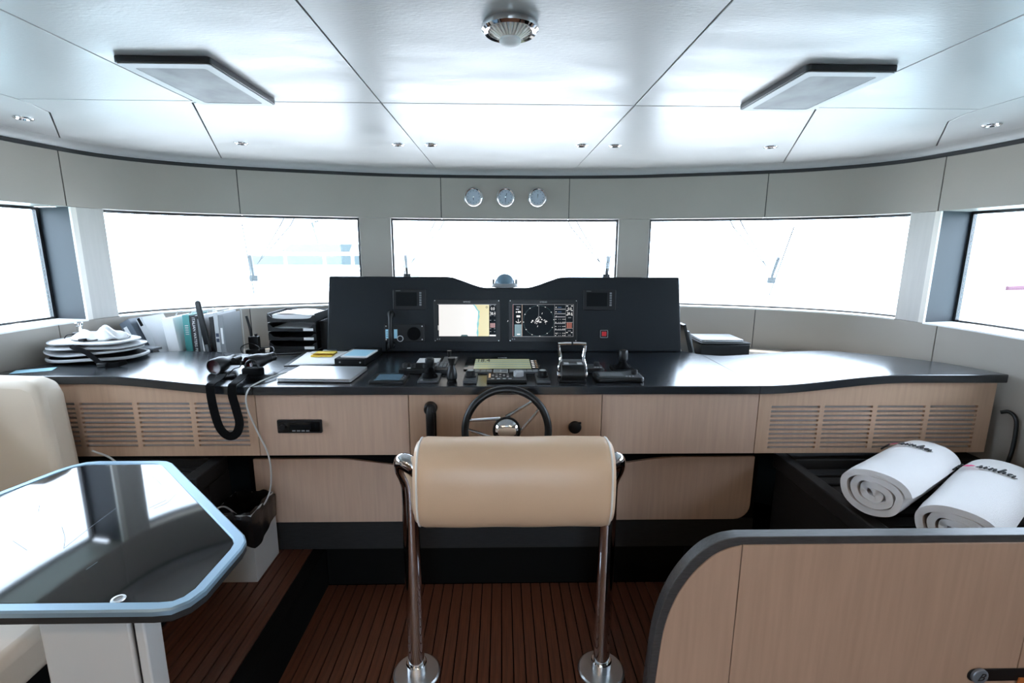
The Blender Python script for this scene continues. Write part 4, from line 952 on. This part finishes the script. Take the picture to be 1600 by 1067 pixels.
def towel(label, cx, cy, rz, phi0, z0=.6662, tip=0):
    LEN = .62; A, B = .122, .092
    t = thing('rolled_towel', label, 'towel', (cx, cy, z0), (0, tip, rz), 'rolled towels on the dark cabinet')
    rnd = random.Random(int(cx * 100)); turns = 3.3; N = 190; th = .0225
    def sp(a, k):                                   # spiral centre line (y, z), a in 0..1 from the outside
        an = math.pi * .9 - a * turns * 2 * math.pi; f = 1 - .92 * a; w = (.006 * math.sin(2.3 * an + 1) + .004 * math.sin(5.7 * an)) * (a ** .7) * (1 - a)
        e = 2.3; c_, s_ = math.cos(an), math.sin(an); q = (abs(c_) ** e + abs(s_) ** e) ** (-1 / e)
        return ((A - th / 2) * f * c_ * q + w, (B - th / 2) * f * s_ * q * (1 if a < .28 else .96) + B + w * .8)
    mb = MB(); vs = []; fs = []; K = 9
    for k in range(K):
        v = k / (K - 1)
        for i in range(N + 1):
            a = i / N; y, z = sp(a, 0); y2, z2 = sp(min(1, a + .004), 0); dy, dz = y2 - y, z2 - z; l = math.hypot(dy, dz) or 1; ny, nz = -dz / l, dy / l
            e0 = LEN * v + (.010 * math.sin(a * 19) + .007 * math.sin(a * 43 + 1)) * (1 if k in (0,) else 0) + (.012 * a if k == 0 else 0)
            puff = 1 + .012 * math.sin(7 * v + 3) - (.05 if k in (0, K - 1) else 0) * (1 - a)
            for s_ in (-.5, .5): vs.append((e0, (y + ny * th * s_) * puff, max(.0005, (z + nz * th * s_ - B) * puff + B)))
    W2 = 2 * (N + 1)
    for k in range(K - 1):
        for i in range(N):
            for s_ in (0, 1):
                q = (k * W2 + 2 * i + s_, k * W2 + 2 * i + 2 + s_, (k + 1) * W2 + 2 * i + 2 + s_, (k + 1) * W2 + 2 * i + s_); fs.append(q if s_ else q[::-1])
        for i in (0, N): fs.append((k * W2 + 2 * i, k * W2 + 2 * i + 1, (k + 1) * W2 + 2 * i + 1, (k + 1) * W2 + 2 * i))
    for k in (0, K - 1):
        for i in range(N): fs.append((k * W2 + 2 * i, k * W2 + 2 * i + 1, k * W2 + 2 * i + 3, k * W2 + 2 * i + 2))
    mb.add(vs, fs); mb.build('roll', M['towel'], t, sharp=60)
    # embroidered name across the roll, tops towards the far end
    H_ = .025; sx = .025; mbk = MB(); pos = -.110
    def surf(u, v_, d=.0028):
        an = math.pi / 2 - (u / .107 + phi0); e = 2.3; c_, s_ = math.cos(an), math.sin(an); q = (abs(c_) ** e + abs(s_) ** e) ** (-1 / e)
        return Vector((.44 + v_, -(A + d) * c_ * q, (B + d) * s_ * q + B))
    for ch in 'R*sinha':
        if ch == '*':
            lip = [(0, .5), (.3, .95), (.55, 1.15), (.75, 1.0), (.95, 1.15), (1.25, .95), (1.6, .55), (1.2, .2), (.8, .05), (.4, .2)]
            m2 = MB(); pv = [surf(pos + x * sx * .85, z * H_ * .95, .0035) for x, z in lip]; c = surf(pos + .8 * sx * .85, .6 * H_, .0045)
            m2.add([c] + pv, [(0, i + 1, (i + 1) % len(pv) + 1) for i in range(len(pv))]); m2.build('lips_print', M['pink'], t); pos += 1.65 * sx * .85; continue
        adv, st = STROKES[ch]
        for s_ in st:
            P = cr([(x, z, 0) for x, z in s_], 5); pts = [surf(pos + (p.x + .18 * p.y) * sx, p.y * H_) for p in P]
            rr = []
            for i in range(len(P)):
                d = P[min(i + 1, len(P) - 1)] - P[max(0, i - 1)]; rr.append(.0013 + .0022 * max(0, -d.y / (d.length or 1)))
            mbk.tube(pts, rr, 6)
        pos += adv * sx; mbk.build('embroidered_letter', M['ink'], t); mbk = MB()
AN = math.atan2(.345, .5)
towel('rolled white towel nearer the louvred console, name partly out of sight', 1.295, 1.575, AN, -.06, .7010, R(3.2))
towel('rolled white towel at the right edge, whole name with pink lips', 1.425, 1.385, AN, .05)
# acrylic box and wall cable
t = thing('acrylic_tray', 'smoked acrylic tray corner beside the towels at the right edge', 'tray', (2.06, 1.90, .6662))
mb = MB(); mb.box(-.09, .13, -.12, .12, 0, .006); mb.build('bottom', M['acrylic'], t)
mb = MB(); mb.box(-.09, .13, .115, .12, .0065, .05); mb.build('side', M['acrylic'], t)
mb = MB(); mb.box(-.09, -.085, -.12, .114, .0065, .05); mb.build('side', M['acrylic'], t)
mb = MB(); mb.cyl((.10, -.02, .0065), (.10, -.02, .05), .014, n=18); mb.build('knob', M['chrome'], t, bevel=.003)
t = thing('wall_cable', 'black cable running down the right wall beside the console', 'cable', (2.205, 2.03, .70))
mb = MB(); mb.tube(cr([(0, .0, .24), (.018, -.02, .248), (.022, -.05, .225), (.022, -.06, .16), (.016, -.065, .08), (.0, -.07, .01)], 6), .008, 8); mb.build('lead', M['black'], t)

# ------------------------------------------------------------------ table
t = thing('dining_table', 'octagonal table with black glass top and pale metal rim', 'table', (-1.0, 1.05, .2006))
out = [(-1.56, .89), (-.74, .889), (-.705, .893), (-.680, .915), (-.668, .95), (-.668, 1.10), (-.674, 1.132), (-.692, 1.158), (-1.16, 1.592), (-1.185, 1.606), (-1.215, 1.61), (-1.42, 1.61), (-1.455, 1.603), (-1.485, 1.578), (-1.505, 1.54), (-1.55, 1.37), (-1.56, 1.33)]
out = [(x + 1.0, y - 1.05) for x, y in out]
zt_ = .7194
MB().prism(out, zt_ - .032, zt_ - .004).build('top_slab', M['dark'], t, bevel=.004)
inn = inset(out, .026)
mb = MB(); n = len(out); o2 = inset(out[::1], 0)
area = sum(out[i][0] * out[(i + 1) % n][1] - out[(i + 1) % n][0] * out[i][1] for i in range(n)); oo = out if area > 0 else out[::-1]
vs = []; r1 = inset(oo, -.001); r2 = inset(oo, .003); r3 = inset(oo, .023); r4 = inset(oo, .026)
for ring, z in ((r1, -.014), (r1, -.004), (r2, 0), (r3, 0), (r4, -.003), (r4, -.014)): vs += [(x, y, zt_ + z) for x, y in ring]
fs = [(k * n + i, k * n + (i + 1) % n, ((k + 1) % 6) * n + (i + 1) % n, ((k + 1) % 6) * n + i) for k in range(6) for i in range(n)]
mb.add(vs, fs); mb.build('rim', M['rim'], t, sharp=40)
MB().prism(inset(oo, .0268), zt_ - .010, zt_ - .0022).build('glass_top', M['tabglass'], t, bevel=.001)
sx_ = MB()
for pts in ([(-.194, .153), (-.143, .103), (-.105, .056)], [(-.105, .056), (-.116, .146), (-.123, .243)], [(-.172, .454), (-.13, .42), (-.092, .387)], [(-.262, .091), (-.188, .05)], [(-.015, .241), (.001, .277), (-.007, .326)], [(-.03, .245), (-.012, .29)], [(.017, -.026), (.02, .002)], [(-.324, .228), (-.353, .263)]):
    sx_.tube(cr([(x, y, zt_ - .0022) for x, y in pts], 4), .0006, 4)
tag(sx_.build('scratches', M['scratch'], t), kind='stuff')
mb = MB(); mb.lathe([(.0, .0022), (.008, .002), (.0085, .001)], (.165, -.125, zt_ - .0022), 20); mb.build('button', M['chrome'], t)
mb = MB(); mb.lathe([(.009, 0), (.009, .0024), (.013, .002), (.014, 0)], (.165, -.125, zt_ - .0022), 20); mb.build('button_ring', M['steel'], t)
MB().box(-.125, .088, -.02, .035, 0, zt_ - .033).build('pedestal', M['white'], t, bevel=.006)
MB().box(.0895, .098, -.012, .030, 0, zt_ - .033).build('pedestal_joint', M['black'], t)
MB().box(.0985, .122, -.02, .035, 0, zt_ - .033).build('pedestal_side', M['white'], t, bevel=.004)

# ------------------------------------------------------------------ sofa
t = thing('sofa', 'ivory leather corner sofa at the left edge', 'sofa', (-1.8, .8, .2006))
MB().prism([(-.40, -1.4), (.46, -1.4), (.46, 1.06), (.42, 1.10), (-.40, 1.10)], 0, .29).build('base', M['blackm'], t)
MB().prism([(-.42, -1.42)] + [(.51, -1.42)] + [(.51 - .09 + .09 * math.cos(R(a)), 1.14 - .09 + .09 * math.sin(R(a))) for a in range(0, 91, 15)] + [(-.42, 1.14)], .292, .42).build('seat_cushion', M['leather2'], t, bevel=.03, seg=4)
mb = MB(); mb.prism([(-.42, .425), (.005, .425), (.0, .60), (-.012, .86), (-.03, .915), (-.08, .935), (-.42, .945)], 1.05, 1.165, 'y'); mb.build('back_cushion', M['leather2'], t, bevel=.028, seg=4)
MB().box(-.42, -.29, -1.4, 1.045, .425, .93).build('back_cushion', M['leather2'], t, bevel=.03, seg=4)

# ------------------------------------------------------------------ bin
t = thing('waste_bin', 'white square waste bin with a black liner beside the table', 'bin', (-1.187, 2.035, .2006))
mb = MB(); W_, D_ = .088, .105
mb.box(-W_, W_, -D_, D_, 0, .004); mb.box(-W_, W_, -D_, -D_ + .004, .004, .32); mb.box(-W_, W_, D_ - .004, D_, .004, .32); mb.box(-W_, -W_ + .004, -D_ + .004, D_ - .004, .004, .32); mb.box(W_ - .004, W_, -D_ + .004, D_ - .004, .004, .32)
mb.build('box', M['white'], t)
def bagf(u, v):
    a = 2 * math.pi * u; e = 26; c_, s_ = math.cos(a), math.sin(a); k = (abs(c_) ** e + abs(s_) ** e) ** (-1 / e)
    wr = .005 * math.sin(7 * a) + .003 * math.sin(13 * a + 1)
    if v < .5: w_ = v / .5; return ((W_ + .009 + wr * .5 * (1 - w_)) * c_ * k, (D_ + .009 + wr * .5 * (1 - w_)) * s_ * k, .185 + .022 * math.sin(3 * a) + (.141 - .022 * math.sin(3 * a)) * w_)
    w_ = (v - .5) / .5; return ((W_ - .006 - .02 * w_ + wr * w_) * c_ * k, (D_ - .006 - .02 * w_ + wr * w_) * s_ * k, .328 - .12 * w_ + wr)
mb = MB(); mb.grid(bagf, 72, 13, closeu=True); mb.add([bagf(k / 72, 1) for k in range(72)], [list(range(72))]); mb.build('liner', M['bag'], t)
def cable(name, label, pts, r, m):
    b = Vector(pts[-1]); t = thing(name, label, 'cable', b); mb = MB(); mb.tube(cr([Vector(p) - b for p in pts], 8), r, 8); mb.build('lead', M[m], t)
cable('white_cable', 'white cable hanging from the laptop over the console edge into the bin', [(-.99, 2.36, 1.066), (-1.05, 2.22, 1.072), (-1.09, 2.09, 1.068), (-1.112, 2.03, 1.045), (-1.118, 2.022, .98), (-1.095, 2.03, .88), (-1.05, 2.03, .75), (-1.05, 2.03, .62), (-1.08, 2.035, .535), (-1.13, 2.04, .47)], .0035, 'white')
cable('white_cable', 'white cable running from the sofa seat into the bin', [(-1.62, 1.90, .66), (-1.50, 1.90, .665), (-1.40, 1.91, .66), (-1.33, 1.915, .64), (-1.29, 1.90, .58), (-1.27, 1.92, .545), (-1.24, 1.98, .535), (-1.22, 2.03, .47)], .0035, 'white')
cable('white_cable', 'short white cable behind the sofa back cushion', [(-1.76, 1.975, .80), (-1.70, 1.98, .77), (-1.66, 1.98, .735), (-1.62, 1.985, .715)], .004, 'white')

# ------------------------------------------------------------------ ceiling fittings
TD = Matrix.Rotation(R(180), 4, 'X')
for lab, s in (('square ceiling hatch panel on the left', -1), ('square ceiling hatch panel on the right', 1)):
    t = thing('ceiling_hatch', lab, 'ceiling hatch', (s * .955 + .005, 1.66, ZC - .0004)); a, b = .130, .200
    MB().prism(rrect(-a, a, -b, b, .012), -.018, 0).build('frame_box', M['black_frame'], t, bevel=.002)
    P = rrect(-a + .004, a - .004, -b + .004, b - .004, .010); Q = rrect(-a + .032, a - .032, -b + .036, b - .03, .010); n = len(P); mb = MB()
    vs = [(x, y, -.0205) for x, y in P] + [(x, y, -.0205) for x, y in Q] + [(x, y, -.0185) for x, y in P] + [(x, y, -.0185) for x, y in Q]
    fs = [(i, (i + 1) % n, n + (i + 1) % n, n + i) for i in range(n)] + [(2 * n + i, 3 * n + i, 3 * n + (i + 1) % n, 2 * n + (i + 1) % n) for i in range(n)] + [(i, 2 * n + i, 2 * n + (i + 1) % n, (i + 1) % n) for i in range(n)] + [(n + i, n + (i + 1) % n, 3 * n + (i + 1) % n, 3 * n + i) for i in range(n)]
    mb.add(vs, fs); mb.build('trim_frame', M['lgrey'], t)
    MB().prism(rrect(-a + .033, a - .033, -b + .037, b - .031, .009), -.0196, -.0183).build('mesh_panel', M['hatchmesh'] if 'hatchmesh' in M else M['grey'], t)
t = thing('ceiling_vent', 'round chrome ceiling vent with pale radial louvres', 'ceiling vent', (-.005, 1.245, ZC - .0004))
mb = MB(); mb.lathe([(.02, 0), (.064, 0), (.067, -.006), (.066, -.014), (.060, -.019), (.052, -.017), (.050, -.008)], n=48); mb.build('chrome_ring', M['chrome'], t)
mb = MB(); mb.lathe([(.05, -.010), (.03, -.008), (0, -.008)], n=32); mb.build('backing', M['lgrey'], t)
for k in range(24):
    a = 2 * math.pi * k / 24; c_, s_ = math.cos(a), math.sin(a); mb = MB()
    T = Matrix.Rotation(a, 4, 'Z'); mb.prism([(.016, -.034), (.050, -.013), (.050, -.009), (.016, -.028)], -.0024, .0024, 'y', None, T); mb.build('louvre', M['piping'], t)
mb = MB(); mb.lathe([(0, -.046), (.012, -.045), (.022, -.041), (.0255, -.036), (.024, -.031), (0, -.028)], n=32); mb.build('centre_cap', M['paper'], t)
SPOTS = [(-1.955, 2.14, 'recessed ceiling spot in the far left corner'), (-1.32, 2.59, 'recessed ceiling spot above the left window'), (-.542, 2.59, 'recessed ceiling spot just left of the left ceiling joint'), (-.379, 2.587, 'recessed ceiling spot just right of the left ceiling joint'),
         (.378, 2.572, 'recessed ceiling spot just left of the right ceiling joint'), (.544, 2.57, 'recessed ceiling spot just right of the right ceiling joint'), (1.331, 2.565, 'recessed ceiling spot above the right window'), (1.995, 2.095, 'recessed ceiling spot in the far right corner')]
for x, y, lab in SPOTS:
    t = thing('ceiling_spot', lab, 'spotlight', (x, y, ZC - .0002), group='recessed ceiling spots')
    mb = MB(); mb.lathe([(.020, -.001), (.026, -.006), (.030, -.006), (.033, -.003), (.033, 0), (.020, 0)], n=28); mb.build('ring', M['chrome'], t)
    mb = MB(); mb.lathe([(0, -.0015), (.0195, -.0015), (.0195, 0), (0, 0)], n=24); mb.build('lamp_glass', M['lampglass'] if 'lampglass' in M else M['grey'], t)
# gauges on the fascia
for i, (x, lab) in enumerate(((-.213, 'leftmost of three chrome gauges above the middle window'), (.002, 'middle chrome clock of the three gauges, with two hands'), (.217, 'rightmost of three chrome gauges above the middle window'))):
    t = thing('wall_gauge', lab, 'gauge', (x, 3.40 - .00055 * (abs(x) > .1) * 8 - .001 - .003, 1.987), group='gauges above the middle window')
    mb = MB(); mb.lathe([(.050, 0), (.064, 0), (.066, .006), (.062, .014), (.055, .020), (.049, .018), (.047, .008), (.047, 0)], n=40, T=TW); mb.build('bezel', M['chrome'], t)
    mb = MB(); mb.lathe([(.0, .008), (.047, .008), (.047, 0), (0, 0)], n=36, T=TW); mb.build('dial', M['dial'], t)
    mb = MB()
    for k in range(12):
        a = R(k * 30); mb.box(-.001, .001, -.0088, -.0075, .036, .043, None, Matrix.Rotation(a, 4, 'Y'))
    mb.build('marks', M['ink'], t)
    for a, l in (((18, .026), (180, .032)) if i == 1 else (((180 if i == 0 else 5), .022),)):
        mb = MB(); mb.box(-.0016, .0016, -.0105, -.0092, -.004, l, None, Matrix.Rotation(R(a), 4, 'Y')); mb.build('hand', M['ink'], t)
    mb = MB(); mb.cyl((0, -.008, 0), (0, -.012, 0), .0035, n=12); mb.build('centre_pin', M['chrome'], t)

# ------------------------------------------------------------------ outside: wipers, boats
for x, lab, lean, tall in ((-1.59, 'windscreen wiper outside the left front window', -.03, 1), (-.68, 'windscreen wiper at the left side of the middle window', -.02, 0), (.70, 'windscreen wiper at the right side of the middle window', .03, 0), (1.70, 'windscreen wiper outside the right front window', .10, 1)):
    s = SX(x, 3.35 if abs(x) < 1 else 3.08); p, nn = at_s(s); ang = math.atan2(nn.y, nn.x) - math.pi / 2; q = p + nn * .11
    t = thing('wiper', lab, 'wiper', (q.x, q.y, ZS), (0, R(0), ang), 'windscreen wipers')
    h0, h1 = (.08, .52) if tall else (.06, .36)
    mb = MB(); mb.tube([(0, 0, h0), (lean * .5, 0, (h0 + h1) / 2), (lean, 0, h1)], .004, 6); mb.build('blade', M['wiper'], t)
    mb = MB(); mb.tube([(.004, .012, .20), (.004 + lean * .3, .012, .33)], [.010, .013], 8); mb.box(-.02, .03, .004, .02, .16, .20); mb.build('bracket', M['wiper'], t, bevel=.004)
    dx = .22 if x < 0 else -.22
    for o_ in (0, .06 if x < 0 else -.06):
        mb = MB(); mb.tube([(dx + o_, .0, .575), (dx + o_ - (.03 if x < 0 else -.03), .0, .52), (dx * .15, .014, .27)], [.004, .004, .003], 6); mb.build('arm', M['wiper'], t)
def P3(x, y, z): return (x, y, z)
t = thing('motor_yacht', 'pale moored yacht seen through the left front window', 'yacht', (-11.2, 30, -1.8))
MB().prism([(-5.2, 0), (6.5, 0), (6.5, 2.0), (-6.5, 2.3)], -2, 2, 'y').build('hull', M['hull'], t, bevel=.05)
MB().prism([(-4.0, 2.4), (5.2, 2.3), (5.2, 3.1), (-2.9, 3.1)], -1.7, 1.7, 'y').build('deckhouse', M['hull'], t, bevel=.05)
for x0, x1 in ((-3.0, -1.2), (-1.0, 1.0), (1.2, 2.6), (2.8, 5.0)): MB().box(x0, x1, -1.75, -1.69, 2.48, 3.0).build('window', M['tealglass'], t)
MB().prism([(-1.6, 3.2), (2.4, 3.2), (2.6, 3.65), (-.9, 3.65)], -1.3, 1.3, 'y').build('flybridge', M['tealglass'], t, bevel=.04)
mb = MB(); mb.tube([(.2, 0, 3.6), (-.1, 0, 4.9), (.3, 0, 5.0)], .06, 6); mb.build('mast', M['tealglass'], t)
t = thing('sail_boat', 'far boat with a magenta cover seen through the right side window', 'boat', (22.6, 19.3, -1.8))
MB().prism([(-2.5, 0), (2.5, 0), (2.9, .9), (-2.9, 1.0)], -.9, .9, 'y').build('hull', M['hull'], t, bevel=.05)
mb = MB(); mb.tube([(-2.2, 0, 1.95), (0, 0, 2.05), (2.0, 0, 1.85)], [.10, .15, .08], 8); mb.build('sail_cover', M['magenta'], t)
mb = MB(); mb.tube([(-2.3, 0, .8), (-2.3, 0, 6)], .04, 6); mb.build('mast', M['hull'], t)

# unseen warm spots added behind the camera to light the seat back
M['fill_lamp'] = mat('fill_lamp_glow', (.8, .8, .8), .3, emit=(1, .72, .45), estr=6)
for x in (-1.35, -.75, .75, 1.35):
    for y in (-.35, -1.35):
        t = thing('ceiling_spot', 'added warm fill spot in the unseen aft ceiling, %s row, %s' % ('front' if y > -1 else 'rear', {-1.35: 'outer left', -.75: 'inner left', .75: 'inner right', 1.35: 'outer right'}[x]), 'spotlight', (x, y, ZC - .0002), group='added aft fill spots')
        mb = MB(); mb.lathe([(.030, -.001), (.036, -.006), (.040, -.006), (.043, -.003), (.043, 0), (.030, 0)], n=28); mb.build('ring', M['chrome'], t)
        mb = MB(); mb.lathe([(0, -.0015), (.0295, -.0015), (.0295, 0), (0, 0)], n=24); mb.build('lamp_glass', M['fill_lamp'], t)
        ld = bpy.data.lights.new('fill_light', 'AREA'); ld.shape = 'DISK'; ld.size = .055; ld.energy = 4.5; ld.color = (1, .74, .48); ld.spread = R(150)
        lo = bpy.data.objects.new('fill_light', ld); COL.objects.link(lo); lo.parent = t; lo.location = (0, 0, -.008)
